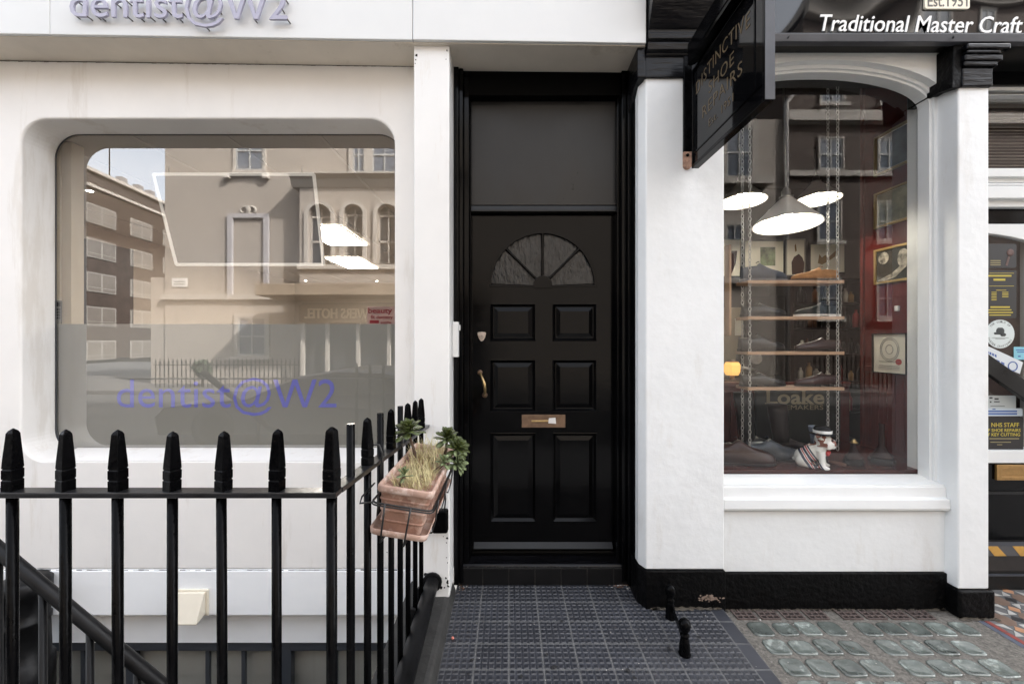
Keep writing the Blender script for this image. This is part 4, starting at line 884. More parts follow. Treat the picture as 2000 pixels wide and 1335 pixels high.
MB().box(X0, X1, 2.515, 2.52, Z(885, 2.52), Z(440, 2.52)).build('door_pane', M['glassR'], parent=sd)
MB().box(X(1992, 2.6), 3.6, 2.58, 2.60, Z(885, 2.6), Z(440, 2.6)).build('inner_curtain', mk('pale_curtain', (.36, .37, .36), .9), parent=sd)
band(879, 904, 2.49, 'joinery', 'bottom_rail')
band(905, 1064, 2.50, 'black', 'door_panel')
for a_, b_ in ((960, 965), (1055, 1058)): MB().box(X0, X1, 2.494, 2.4995, Z(b_, 2.49), Z(a_, 2.49)).build('panel_moulding', M['blacksatin'], parent=sd)
a, b, c, e = X(1946, 2.49), X(2040, 2.49), Z(937, 2.49), Z(907, 2.49)
lp2 = MB().extr([(a, c), (b, c), (b, e), (a, e)], 2.486, 2.4995, 'y', [[(a + .03, c + .022), (b - .03, c + .022), (b - .03, e - .026), (a + .03, e - .026)]]).box(a + .029, b - .029, 2.493, 2.497, c + .02, e - .024).build('letter_plate', mk('gold_bronze', (.36, .21, .075), .35, metal=.6, var=.2, vs=30), parent=sd, bev=.002)
MB().box(X0, X1, 2.44, 2.60, Z(1085, 2.44) - .0, Z(1066, 2.44)).build('step_nosing', mk('grey_nosing', (.07, .07, .075), .6), parent=sd)
hz = None
yel = mk('hazard_yellow', (.50, .28, .06), .6, var=.2, vs=20); za_, zb2 = Z(1085, 2.439), Z(1066, 2.439)
for i in range(7):
    x = X(1931, 2.439) + .152 * i; c = (x + .06, 2.4385, (za_ + zb2) / 2)
    if hz is None:
        hz = MB().hexa([(x + .035, 2.4385, za_), (x + .105, 2.4385, za_), (x + .105, 2.4398, za_), (x + .035, 2.4398, za_), (x - .012, 2.4385, zb2), (x + .052, 2.4385, zb2), (x + .052, 2.4398, zb2), (x - .012, 2.4398, zb2)]).build('hazard_stripe', yel, parent=sd); hz0 = hz.location.copy()
    else: o = inst(hz, 'hazard_stripe', sd); o.location = hz0 + Vector((.152 * i, 0, 0))
MB().box(X0, X1, 2.446, 2.60, Z(1115, 2.446), Z(1085.3, 2.446)).build('upper_riser', mk('brown_black_riser', (.016, .013, .012), .5, var=.3, vs=20), parent=sd)
MB().box(X0, X1, 2.452, 2.60, -.03, Z(1116, 2.452)).build('lower_riser', M['blacksatin'], parent=sd)
MB().box(X0, X1, 2.436, 2.4515, Z(1124, 2.44), Z(1122, 2.44)).build('step_edge', M['pinklip'], parent=sd)
# diagonal push bar
q0, q1 = P(1905, 692, 2.44), P(2080, 815, 2.44)
mb = MB(); hw = .058
mb.hexa([(q0.x, 2.44, q0.z - hw), (q1.x, 2.44, q1.z - hw), (q1.x, 2.47, q1.z - hw), (q0.x, 2.47, q0.z - hw), (q0.x, 2.44, q0.z + hw), (q1.x, 2.44, q1.z + hw), (q1.x, 2.47, q1.z + hw), (q0.x, 2.47, q0.z + hw)]); mb.build('diagonal_bar', M['blacksatin'], parent=sd, bev=.003)
# notices on the glass
DN = 2.512
mat_y = mk('yellow_print', (.52, .42, .05), .6); mat_t = mk('tan_print', (.26, .22, .10), .6); mat_w = mk('white_sticker', (.62, .68, .67), .5); mat_k = mk('ink', (.03, .035, .035), .6); mat_b = mk('blue_ink', (.07, .13, .36), .6); mat_c = mk('cyan_card', (.23, .52, .62), .6); mat_n = mk('black_notice', (.012, .010, .010), .4)
def sheet(px0, py0, px1, py1, mat, name, label, cat, y=DN, r=.004):
    o = MB().extr(rrect(X(px0, y), X(px1, y), Z(py1, y), Z(py0, y), r, 3), y - .0008, y + .0008, 'y').build(name, mat); return tag(o, label, cat)
def lines(par, rows_, mat, y=DN):
    mb = MB()
    for (px0, px1, py0, py1, txt) in rows_: put_text(mb, txt, (X(px0, y), y - .0008, Z(py1, y)), (1, 0, 0), (0, 0, 1), (0, -1, 0), X(px1, y) - X(px0, y), Z(py0, y) - Z(py1, y), .0005, off=.01)
    mb.build('lettering', mat, parent=par)
def rules(par, rows_, mat, y=DN):
    mb = MB()
    for (px0, px1, py, h_) in rows_: mb.box(X(px0, y), X(px1, y), y - .0014, y - .0009, Z(py + h_, y), Z(py, y))
    mb.build('printed_line', mat, parent=par, kind='stuff')
s1 = sheet(1900, 476, 1985, 523, mat_n, 'key_notice', 'dark rounded notice with a faint key picture at the top of the shop door glass', 'notice', r=.012)
mb = MB().lathe([(.022, 0), (.022, -.001), (.010, -.0011)], (X(1973, DN), DN - .001, Z(493, DN)), 16, axis='y'); mb.hexa([P(1964, 518, DN - .002), P(1968, 519, DN - .002), P(1968, 519, DN - .001), P(1964, 518, DN - .001), P(1969, 500, DN - .002), P(1973, 501, DN - .002), P(1973, 501, DN - .001), P(1969, 500, DN - .001)])
mb.build('key_picture', mk('faded_print', (.13, .08, .07), .6), parent=s1); rules(s1, [(1934, 1954, 508 + 4 * i, 2) for i in range(3)], mat_t)
s2 = sheet(1900, 528, 1985, 621, mat_n, 'price_notice', 'tall black notice with yellow and tan print on the shop door glass', 'notice')
rules(s2, [(1915, 1975, 537, 3), (1940, 1963, 544, 4), (1932, 1980, 533, .8), (1932, 1980, 558, .8), (1945, 1965, 566, 1)] + [(1936, 1946, 570 + 3 * i, 1.2) for i in range(6)] + [(1957, 1969, 570 + 3 * i, 1.2) for i in range(4)] + [(1934, 1972, 598, 3), (1930, 1975, 604, 2), (1930, 1978, 609, 2), (1932, 1974, 614, 2)], mat_y)
c0 = P(1953, 652, DN - .002)
s3_ = MB().lathe([(.0865, .001), (.0865, -.0015)], tuple(c0), 32, axis='y').build('round_sticker', mat_w); tag(s3_, 'round white trade guild sticker with a dark emblem on the shop door glass', 'sticker')
mb = MB()
for word, a0_, sgn in (('THE GUILD OF', 140, -1), ('MASTER CRAFTSMEN', 200, 1)):
    rad = .074
    for i, ch in enumerate(word):
        if ch == ' ': continue
        a = R(a0_ + sgn * (9 if sgn < 0 else 8.6) * i); u = Vector((math.sin(a), 0, -math.cos(a))) if sgn < 0 else Vector((-math.sin(a), 0, math.cos(a))); n_ = Vector((math.cos(a), 0, math.sin(a)))
        base_ = c0 + n_ * (rad - .006 if sgn < 0 else rad + .006) - u * .004; vv = n_ if sgn < 0 else -n_
        put_text(mb, ch, base_ + Vector((0, -.0016, 0)), u, vv, (0, -1, 0), .008, .012, .0004)
mb.ell(c0 + Vector((.0, -.0018, .018)), (.026, .0006, .024), 10, 6); mb.ell(c0 + Vector((-.022, -.0018, .004)), (.018, .0006, .008), 8, 6); mb.ell(c0 + Vector((.018, -.0018, -.004)), (.018, .0006, .012), 8, 6)
mb.box(c0.x - .05, c0.x + .05, c0.y - .0022, c0.y - .0016, c0.z - .024, c0.z - .022); mb.box(c0.x - .03, c0.x + .03, c0.y - .0022, c0.y - .0016, c0.z - .031, c0.z - .029)
mb.build('emblem', mat_k, parent=s3_)
s4 = MB().hexa([P(1900, 689, DN - .003), P(1992, 730, DN - .003), P(1992, 730, DN - .002), P(1900, 689, DN - .002), P(1900, 662, DN - .003), P(1998, 707, DN - .003), P(1998, 707, DN - .002), P(1900, 662, DN - .002)]).build('slanted_label', mk('white_label', (.66, .70, .72), .5)); tag(s4, 'white slanted label with a blue ring on the shop door glass above the black bar', 'sticker')
mb = MB(); cc = P(1978, 715, DN - .0035); rr_ = [(.030 * math.cos(6.283 * k / 24), .030 * math.sin(6.283 * k / 24)) for k in range(24)]
mb.extr([(cc.x + a, cc.z + b) for a, b in rr_], DN - .0045, DN - .0032, 'y', [[(cc.x + a * .8, cc.z + b * .8) for a, b in rr_]]); mb.build('ring', mat_b, parent=s4)
mb = MB()
for k, (t0, t1) in enumerate(((0.30, .52), (.30, .70))):
    for w_ in range(4):
        ta = t0 + (t1 - t0) * w_ / 4; tb = ta + (t1 - t0) / 5.5; o_ = k * 9
        p = [P(1900 + 92 * q, 676 + 41 * q + o_ - 4 + d_, DN - .0035) for q in (ta, tb) for d_ in (0, 5)]
        mb.add([p[0], p[2], p[3], p[1]], [(0, 1, 2, 3)])
mb.build('printed_line', mat_b, parent=s4, kind='stuff')
s5 = sheet(1980, 677, 2040, 702, mat_c, 'cyan_card', 'pale cyan card on the shop door glass beside the round sticker', 'notice'); rules(s5, [(1984, 2010, 682, 2), (1986, 2008, 686, 2), (1988, 1993, 694, 3)], mat_b)
s6 = sheet(1900, 772, 1984, 812, mk('grey_white_sheet', (.46, .50, .50), .6), 'grey_notice', 'pale grey paper notice below the black diagonal bar', 'notice'); rules(s6, [(1932, 1938, 775, 3), (1942, 1950, 777, 3), (1933, 1936, 783, 3), (1941, 1952, 783, 2), (1934, 1962, 792, 1)], mat_k)
s7 = sheet(1900, 797, 1997, 812, mk('blue_white_sheet', (.52, .6, .66), .6), 'blue_band_notice', 'narrow pale notice with dark blue bands above the black and yellow one', 'notice', y=DN - .003); rules(s7, [(1905, 1986, 801, 3.2), (1905, 1986, 806, 3.2), (1938, 1944, 797.5, 2)], mat_b, y=DN - .003)
s8 = sheet(1890, 814, 1998, 877, mat_n, 'offer_notice', 'black notice offering staff repairs in yellow capitals at the foot of the shop door glass', 'notice')
lines(s8, [(1936, 1990, 825, 833, 'NHS STAFF'), (1918, 1993, 836.5, 842.5, 'OFF SHOE REPAIRS'), (1918, 1992, 845, 851, 'OFF KEY CUTTING')], mat_y)
rules(s8, [(1932, 1990, 855, 2), (1934, 1974, 862, 1.5), (1947, 1957, 867, 1.5)], mat_t)
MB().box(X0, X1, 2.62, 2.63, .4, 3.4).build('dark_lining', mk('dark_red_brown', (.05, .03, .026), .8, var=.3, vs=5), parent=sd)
_mk0 = mk
def mk(*a, **k):
    k.setdefault('spec', .14); return _mk0(*a, **k)
# ================================================================ INSIDE THE SURGERY
wallL = mk('beige_office_wall', (.42, .36, .30), .8, var=.06, vs=1.5); ceilL = mk('office_ceiling', (.46, .42, .38), .8); floorL = mk('office_floor', (.16, .14, .12), .6)
room = thing('office_room', 'beige office interior seen through the rounded surgery window', 'room', (-2.4, 6, .2))
MB().box(-4.8, -.31, 2.64, 9.4, .1, .2).build('room_floor', floorL, parent=room)
cl = MB().box(-4.8, -.31, 2.605, 9.4, 2.745, 2.80).build('room_ceiling', ceilL, parent=room)
MB().box(-4.8, -.31, 9.3, 9.4, .2, 2.745).build('rear_wall', wallL, parent=room)
MB().box(-4.9, -4.8, 2.62, 9.4, .1, 2.8).build('side_wall', wallL, parent=room)
MB().box(-.332, -.306, 2.62, 9.4, .1, 2.8).build('side_wall', wallL, parent=room)
MB().box(-4.8, -2.85, 2.625, 2.64, .2, .70).build('front_lining', wallL, parent=room)
tgr = MB()
for x in (-4.2, -3.6, -3.0, -2.4, -1.8, -1.2, -.6): tgr.box(x - .008, x + .008, 2.64, 9.3, 2.738, 2.7438)
tgr.build('ceiling_grid', mk('grid_metal', (.52, .48, .44), .5), parent=cl)
em = mk('lit_diffuser', (.8, .8, .8), .6, emit=(1.0, .96, .90), es=11.0)
def clight(x0, x1, y0, y1, label):
    th = thing('ceiling_light', label, 'ceiling light', ((x0 + x1) / 2, (y0 + y1) / 2, 2.72), group='square office ceiling lights')
    MB().box(x0, x1, y0, y1, 2.728, 2.732).build('diffuser', em, parent=th)
    MB().extr([(x0 - .02, y0 - .02), (x1 + .02, y0 - .02), (x1 + .02, y1 + .02), (x0 - .02, y1 + .02)], 2.724, 2.7375, 'z', [[(x0, y0), (x1, y0), (x1, y1), (x0, y1)]]).build('frame', M['whiteplastic'], parent=th)
zl = 2.73 - H
clight(-2.88, -2.35, 6.50, 7.45, 'glowing square ceiling light just clear of the hanging screen')
clight(-2.42, -1.92, 4.70, 5.62, 'glowing square ceiling light half hidden by the hanging screen')
em2 = mk('lit_spot', (.8, .8, .8), .5, emit=(1, .95, .86), es=9.0)
dl = None
for (px, py, lab) in ((175, 372, 'recessed spotlight above the dark cabinet in the office'), (597, 547.5, 'recessed spotlight low in the view beneath the hanging screen'), (736, 548.5, 'recessed spotlight over the pink poster'), (486, 346, 'recessed spotlight near the top edge of the hanging screen'), (485, 518, 'recessed spotlight at the lower edge of the hanging screen')):
    D = F * (2.738 - H) / (CY - py); c = (X(px, D), D, 2.738)
    o = MB().lathe([(.04, 0), (.04, .003), (.026, .004), (.024, .0055)], (c[0], c[1], c[2] - .004), 16).build('spotlight', M['whiteplastic']); tag(o, lab, 'spotlight', 'office spotlights')
    MB().lathe([(.023, 0), (.023, .002)], (c[0], c[1], c[2] - .0065), 14).build('bulb', em2, parent=o)
hsn = thing('hanging_screen', 'grey translucent screen with thin white edges given an added glow hung inside the surgery window', 'screen', (X(470, 3.12), 3.12, Z(430, 3.12)))
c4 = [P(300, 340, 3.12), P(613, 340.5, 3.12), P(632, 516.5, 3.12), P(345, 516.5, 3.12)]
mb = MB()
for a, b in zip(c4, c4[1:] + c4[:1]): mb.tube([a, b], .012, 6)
mb.build('frame', mk('screen_frame_added_glow', (.9, .89, .87), .5, emit=(1, .97, .93), es=.055), parent=hsn)  # faint emission added so the white frame reads bright; it is no lamp
MB().add(c4 + [p + Vector((0, .006, 0)) for p in c4], [(0, 1, 2, 3), (7, 6, 5, 4), (0, 4, 5, 1), (1, 5, 6, 2), (2, 6, 7, 3), (3, 7, 4, 0)]).build('sheet', mk('smoky_sheet', (.235, .23, .235), .5), parent=hsn)
MB().tube([P(330, 340, 3.12), (X(330, 3.12), 3.12, 2.745)], .003, 5).tube([P(590, 340, 3.12), (X(590, 3.12), 3.12, 2.745)], .003, 5).build('cord', M['pin'], parent=hsn)
col = MB().box(X(92, 2.72), X(139.5, 2.72), 2.72, 2.80, .2, 2.738).box(X(96, 2.715), X(119, 2.715), 2.712, 2.7195, .2, 2.738).build('cream_column', mk('cream_column_paint', (.80, .71, .58), .5, var=.04, vs=3)); tag(col, 'cream boxed column standing just inside the rounded window', 'column')
kp = thing('door_keypad', 'grey keypad with buttons on the cream column inside the window', 'keypad', (X(113, 2.708), 2.70, Z(630, 2.708)))
MB().box(X(106, 2.708), X(120.5, 2.708), 2.698, 2.7115, Z(632, 2.708), Z(587, 2.708)).build('case', mk('grey_plastic', (.22, .215, .21), .5), parent=kp, bev=.002)
MB().box(X(108, 2.70), X(119, 2.70), 2.696, 2.6978, Z(598, 2.70), Z(590, 2.70)).build('display', M['hole'], parent=kp)
mb = MB()
for i in range(3):
    for j in range(4): mb.box(X(108 + 4 * i, 2.70), X(110.5 + 4 * i, 2.70), 2.695, 2.6978, Z(606 + 5.5 * j, 2.70), Z(602.5 + 5.5 * j, 2.70))
mb.build('button', M['hole'], parent=kp)
cab = MB().box(X(139, 4.0), X(169, 4.0), 4.0, 4.5, .2, Z(466, 4.0)).build('dark_cabinet', mk('dark_brown_wood', (.022, .018, .017), .35, var=.4, vs=6)); tag(cab, 'tall dark cabinet beside the cream column inside the office', 'cabinet')
MB().box(X(141, 4.0), X(154, 4.0), 3.985, 3.999, .25, Z(472, 4.0)).build('door', cab.data.materials[0], parent=cab, bev=.004)
pst = MB().box(X(717, 3.2), X(800, 3.2), 3.20, 3.206, Z(652, 3.2), Z(598.5, 3.2)).build('pink_poster', mk('pale_pink_paper', (.62, .44, .43), .7)); tag(pst, 'pink and red word poster at the frosted edge of the office window', 'poster')
mr_ = mk('red_print', (.36, .05, .07), .7); mb = MB()
def ptx(t, px0, px1, py0, py1, off=.02): put_text(mb, t, (X(px0, 3.198), 3.199, Z(py1, 3.198)), (1, 0, 0), (0, 0, 1), (0, -1, 0), X(px1, 3.198) - X(px0, 3.198), Z(py0, 3.198) - Z(py1, 3.198), .0006, off=off)
ptx('beauty', 719, 766, 601, 611); ptx('dentistry', 735, 767, 616, 622); ptx('smile', 743, 764, 627, 632); ptx('fit', 724, 732, 615, 622)
mb.box(X(722, 3.198), X(740, 3.198), 3.1985, 3.1992, Z(631, 3.198), Z(625, 3.198)); mb.build('print', mr_, parent=pst)

# ================================================================ INSIDE THE SHOP
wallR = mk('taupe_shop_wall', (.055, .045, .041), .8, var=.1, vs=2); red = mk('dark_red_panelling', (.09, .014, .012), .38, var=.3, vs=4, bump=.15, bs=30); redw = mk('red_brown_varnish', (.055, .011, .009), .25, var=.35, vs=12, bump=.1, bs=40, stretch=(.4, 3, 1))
sr = thing('shop_interior', 'dark red panelled shoe shop interior behind the display window', 'room', (1.9, 4, .2))
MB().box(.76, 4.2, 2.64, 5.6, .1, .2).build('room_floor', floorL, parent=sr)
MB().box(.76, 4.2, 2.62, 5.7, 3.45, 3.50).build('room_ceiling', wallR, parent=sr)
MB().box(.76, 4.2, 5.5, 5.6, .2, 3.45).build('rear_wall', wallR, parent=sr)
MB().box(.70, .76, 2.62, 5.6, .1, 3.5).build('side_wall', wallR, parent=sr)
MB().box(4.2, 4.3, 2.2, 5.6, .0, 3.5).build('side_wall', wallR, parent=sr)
MB().box(2.545, 2.60, 2.55, 2.965, .2, 3.45).build('red_partition', red, parent=sr)
mb = MB()
for y in (2.62, 2.68, 2.74, 2.80, 2.86, 2.92): mb.box(2.538, 2.5448, y - .012, y + .012, .72, 1.22)
mb.box(2.534, 2.5448, 2.55, 2.96, 1.22, 1.26); mb.box(2.53, 2.606, 2.9655, 2.99, .2, 3.45)
mb.build('panelling', red, parent=sr, bev=.003)
zd = Z(917, 2.42)
MB().box(1.12, 2.55, 2.415, 3.10, zd - .04, zd).build('display_base', redw, parent=sr, bev=.006)
MB().box(1.0, 2.545, 3.10, 3.13, .2, 1.10).build('display_back', red, parent=sr)
mb = MB(); x = 1.03
while x < 2.5: mb.box(x, x + .03, 3.09, 3.0995, zd, 1.06); x += .062
mb.box(1.0, 2.545, 3.085, 3.135, 1.10, 1.13); mb.build('display_back_boards', red, parent=sr, bev=.003)
MB().box(X(1418, 2.6), X(1420.5, 2.6) + .004, 2.56, 2.62, Z(655, 2.6), Z(480, 2.6)).build('wooden_batten', mk('pale_wood_batten', (.42, .27, .17), .6), parent=sr)

# pendant lamps
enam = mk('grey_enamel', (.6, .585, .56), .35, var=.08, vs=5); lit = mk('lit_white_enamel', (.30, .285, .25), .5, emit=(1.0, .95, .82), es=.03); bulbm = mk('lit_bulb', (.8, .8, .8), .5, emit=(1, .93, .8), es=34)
steel = mk('galvanised_steel', (.48, .47, .45), .38, metal=.7, var=.25, vs=30)
lamps = []
def pendant(px, py, D, r, label, tilt):
    c = P(px, py, D); th = thing('pendant_lamp', label, 'pendant lamp', c, tilt, group='cone pendant lamps in the shoe shop')
    k = r / .25
    MB().lathe([(.25 * k, 0), (.247 * k, .004), (.05 * k, .215 * k), (.05 * k, .22 * k), (.046 * k, .216 * k), (.2415 * k, .0)], (0, 0, 0), 32, caps=False).build('shade', enam, parent=th, local=True)
    MB().lathe([(.2405 * k, .004), (.045 * k, .212 * k)], (0, 0, 0), 32, caps=False).build('lining', lit, parent=th, local=True)
    MB().ell((0, 0, .10 * k), (.045 * k, .045 * k, .065 * k), 12, 8).build('bulb', bulbm, parent=th, local=True)
    MB().lathe([(.052 * k, .215 * k), (.052 * k, .235 * k), (.035 * k, .24 * k), (.035 * k, .285 * k), (.024 * k, .30 * k), (.012 * k, .31 * k)], (0, 0, 0), 16).build('cap', steel, parent=th, local=True)
    MB().tube([(0, 0, .30 * k), (0, 0, 3.44 - c.z)], .007 * k, 8).build('stem', steel, parent=th, local=True)
    return th
pendant(1537, 439, 3.0, .222, 'nearest large grey cone pendant lamp with glowing white underside', (R(-5), R(2), 0))
pendant(1450, 394, 4.2, .225, 'cone pendant lamp partly hidden behind the white pier', (R(-4), 0, 0))
pendant(1596, 391, 4.3, .215, 'smaller cone pendant lamp farther back beside the hanging chains', (R(-4), 0, 0))
# small amber lamp
al = thing('amber_lamp', 'small glowing amber lantern low in the shop behind the white pier', 'lamp', P(1430, 735, 3.6))
MB().lathe([(.055, 0), (.072, .03), (.072, .09), (.055, .115)], P(1430, 732, 3.6), 6, sm=False).build('shade', mk('amber_glow', (.7, .4, .12), .5, emit=(1, .50, .13), es=.17), parent=al)
MB().lathe([(.04, -.05), (.02, -.03), (.02, 0)], P(1430, 732, 3.6), 10).lathe([(.06, .115), (.02, .135)], P(1430, 732, 3.6), 6).build('base', M['bronze'], parent=al)
MB().box(X(1405, 3.6), X(1465, 3.6), 3.5, 3.8, .2, Z(741, 3.6) - .0).build('lamp_table', mk('dark_table', (.03, .012, .01), .5)).__setitem__('label', 'dark side table under the amber lantern')
bpy.data.objects['lamp_table']['category'] = 'table'

# chain-hung shelves
hu = thing('hanging_shelf', 'four pale wooden shelves hung on steel chains in the shop window', 'shelf', (1.79, 2.66, zd))
pale = mk('pale_beech_edge', (.45, .29, .19), .5, var=.15, vs=9, stretch=(1, 6, 8))
ys0, ys1 = 2.575, 2.715
SH = []
for py in (550, 620.5, 689.5, 759):
    z = Z(py, ys0); SH.append(z + .0095)
    MB().box(X(1461, ys0), X(1649.5, ys0), ys0, ys1, z - .0095, z + .0095).build('shelf', pale, parent=hu, bev=.002)
tor = []
def link(mb, c, ax, s_=.0125):
    rings = []
    for i in range(10):
        a = 2 * math.pi * i / 10; u, w = .0085 * math.cos(a) * .9, .0165 * math.sin(a)
        ring = []
        for k in range(5):
            b = 2 * math.pi * k / 5; du = .0024 * math.cos(b); dn = .0024 * math.sin(b); uu = u + du * math.cos(a); ww = w + du * math.sin(a)
            ring.append((c[0] + (uu if ax == 0 else dn), c[1] + (dn if ax == 0 else uu), c[2] + ww))
        rings.append(ring)
    rings.append(rings[0]); mb.loft(rings, 0, False, True)
chain0 = None
for (px, D) in ((1464.5, 2.585), (1636, 2.585), (1450, 2.70), (1617, 2.70)):
    if chain0 is None:
        mb = MB(); z = 0; k = 0
        while z < 2.7: link(mb, (0, 0, z), k % 2); z += .0255; k += 1
        chain0 = mb.build('chain', steel, parent=hu, local=True, origin=(0, 0, 0)); chain0.location = Vector((X(px, D), D, Z(875, D))) - wloc(hu)
    else: inst(chain0, 'chain', hu, (X(px, D), D, Z(875, D) + (0 if D < 2.6 else .03)))

# shoes
def shoe(name, label, cx_, y, z, L, col, sole=(.012, .010, .010), flip=False, lace=None, hgt=1.0, rough=.3, rot=0.0, cat='shoe', toe=(0, 0), group=None, shaft=0.0, white=False):
    th = thing(name, label, cat, (cx_, y, z), (0, 0, rot + (math.pi if flip else 0)), group)
    up = mk('leather_' + name, col, max(.28, rough), var=.18, vs=30, bump=.08, bs=120, spec=.42 if rough < .45 else .15); lin_ = mk('lining_' + name, (min(1, col[0] * .5 + .03), col[1] * .4 + .012, col[2] * .4 + .01), .8)
    T = [(0, .040, .066), (.04, .058, .075), (.15, .066, .080), (.30, .070, .084), (.40, .072, .078), (.52, .078, .062), (.64, .088, .050), (.78, .084, .042), (.90, .062, .034), (.97, .034, .024), (1.0, .012, .016)]
    rings = []; n = 16
    for t, w, h in T:
        ring = []; w = w * L / .29; h = h * hgt * L / .29
        for k in range(n):
            a = 2 * math.pi * k / n; s_, c_ = math.sin(a), math.cos(a)
            yy = w / 2 * (abs(c_) ** .8) * (1 if c_ > 0 else -1) * (1 - .30 * max(0, s_) * (1 if t < .5 else .2)); zz = .014 + (h * max(0, s_) ** .85 if s_ > 0 else 0)
            if t in (.04, .15, .30) and s_ > .85: zz -= .035 * L / .29
            ring.append(((t - .5) * L, yy, zz))
        rings.append(ring)
    MB().loft(rings, 0, True, True).build('upper', up, parent=th, local=True)
    out = [((t - .5) * L * 1.02, w * L / .29 / 2 * 1.08) for t, w, h in T] + [((t - .5) * L * 1.02, -w * L / .29 / 2 * 1.08) for t, w, h in reversed(T)]
    sm_ = mk('sole_' + name, sole, .5)
    mb = MB().extr(out, .008, .0165, 'z'); hl = [p for p in out if p[0] < -.2 * L]; mb.extr(hl + [], .0, .0085, 'z') if len(hl) > 2 else None
    mb.extr([p for p in out if p[0] > -.05 * L], .003, .0085, 'z'); mb.build('sole', sm_, parent=th, local=True, bev=.0015)
    if lace is not None:
        mb = MB()
        for i in range(5):
            t = .36 + .035 * i; h = (.084 - .017 * i * .95) * hgt * L / .29 + .0125
            mb.tube([((t - .5) * L, -.018, h - .004), ((t - .5) * L + .004, 0, h + .003), ((t - .5) * L, .018, h - .004)], .0025, 5)
        mb.build('lace', mk('lace_' + name, lace, .7), parent=th, local=True)
    wt = [(t, w * L / .29 * 1.01, h * hgt * L / .29) for t, w, h in T if t in (.64, .78)]
    mb = MB()
    for t, w, h in wt[1:]:                                    # toe-cap seam
        mb.tube([((t - .5) * L, w / 2 * math.cos(a) * (1 - .2 * math.sin(a)), .0145 + h * math.sin(a) ** .85) for a in [R(q) for q in range(5, 180, 14)]], .0012, 4)
    mb.build('toe_seam', lin_, parent=th, local=True)
    if shaft:
        rs = []
        for i, (t, r1, r2) in enumerate(((.06, .05, .045), (.25, .052, .047), (.5, .056, .05), (.8, .062, .054), (1, .062, .054))):
            rs.append([(-.30 * L + r1 * math.cos(6.283 * k / 14) - .03 * t, r2 * math.sin(6.283 * k / 14), .05 + shaft * t) for k in range(14)])
        rs += [[((p[0] + .30 * L + .03) * .92 - .30 * L - .03, p[1] * .92, p[2] - .002) for p in rs[-1]], [((p[0] + .30 * L + .03) * .88 - .30 * L - .03, p[1] * .88, p[2] - .05) for p in rs[-1]]]
        MB().loft(rs, 0, True, True).build('shaft', up, parent=th, local=True)
    return th
ym = 2.645
def sx(px, D=ym): return X(px, D)
GS = 'shoes shown on the hanging shelves'
shoe('navy_shoe', 'navy suede shoe pointing right on the top hanging shelf', sx(1492), ym, SH[0], .29, (.035, .045, .065), flip=False, lace=(.02, .02, .03), hgt=1.35, rough=.7, group=GS, sole=(.10, .10, .11))
shoe('tan_shoe', 'tan brown suede shoe pointing left on the top hanging shelf', sx(1590), ym, SH[0], .29, (.36, .17, .06), flip=True, lace=(.30, .13, .05), rough=.75, group=GS, sole=(.06, .035, .02))
shoe('black_shoe', 'black shoe pointing right on the second hanging shelf', sx(1492), ym, SH[1], .28, (.012, .012, .014), group=GS, rough=.18)
shoe('white_soled_shoe', 'dark green shoe with a white sole on the second hanging shelf', sx(1594), ym, SH[1], .28, (.013, .018, .017), flip=True, sole=(.75, .74, .70), rough=.5, group=GS)
shoe('glossy_black_shoe', 'glossy black slip-on shoe on the third hanging shelf', sx(1488), ym, SH[2], .29, (.010, .010, .012), hgt=1.25, rough=.12, group=GS)
shoe('plum_shoe', 'dark plum shoe pointing left on the third hanging shelf', sx(1596), ym, SH[2], .28, (.028, .013, .015), flip=True, rough=.3, group=GS)
shoe('charcoal_shoe', 'charcoal shoe pointing right on the lowest hanging shelf', sx(1490), ym, SH[3], .28, (.013, .014, .016), rough=.16, group=GS)
shoe('mauve_shoe', 'mauve brown pointed shoe on the lowest hanging shelf', sx(1596), ym, SH[3], .28, (.04, .02, .022), flip=True, rough=.16, group=GS)
GD = 'shoes standing in the window display'
shoe('brown_derby', 'brown lace-up shoe at the pier end of the window display', sx(1455, 2.52), 2.53, zd, .36, (.032, .011, .008), lace=(.03, .015, .012), hgt=1.45, rough=.24, rot=R(-6), group=GD)
shoe('blue_grey_oxford', 'blue grey lace-up shoe between the brown shoe and the china bulldog', sx(1513, 2.62), 2.62, zd, .34, (.05, .058, .07), lace=(.03, .035, .07), hgt=1.35, rough=.22, rot=R(-4), group=GD)
shoe('tall_black_boot', 'tall black boot leaning behind the blue grey shoe', sx(1488, 2.86), 2.88, zd, .30, (.010, .010, .011), rough=.16, group=GD, cat='boot', shaft=.34)
shoe('black_brown_boot', 'tall black and brown boot behind the china bulldog', sx(1556, 2.80), 2.83, zd, .28, (.020, .013, .013), rough=.15, group=GD, cat='boot', shaft=.27)

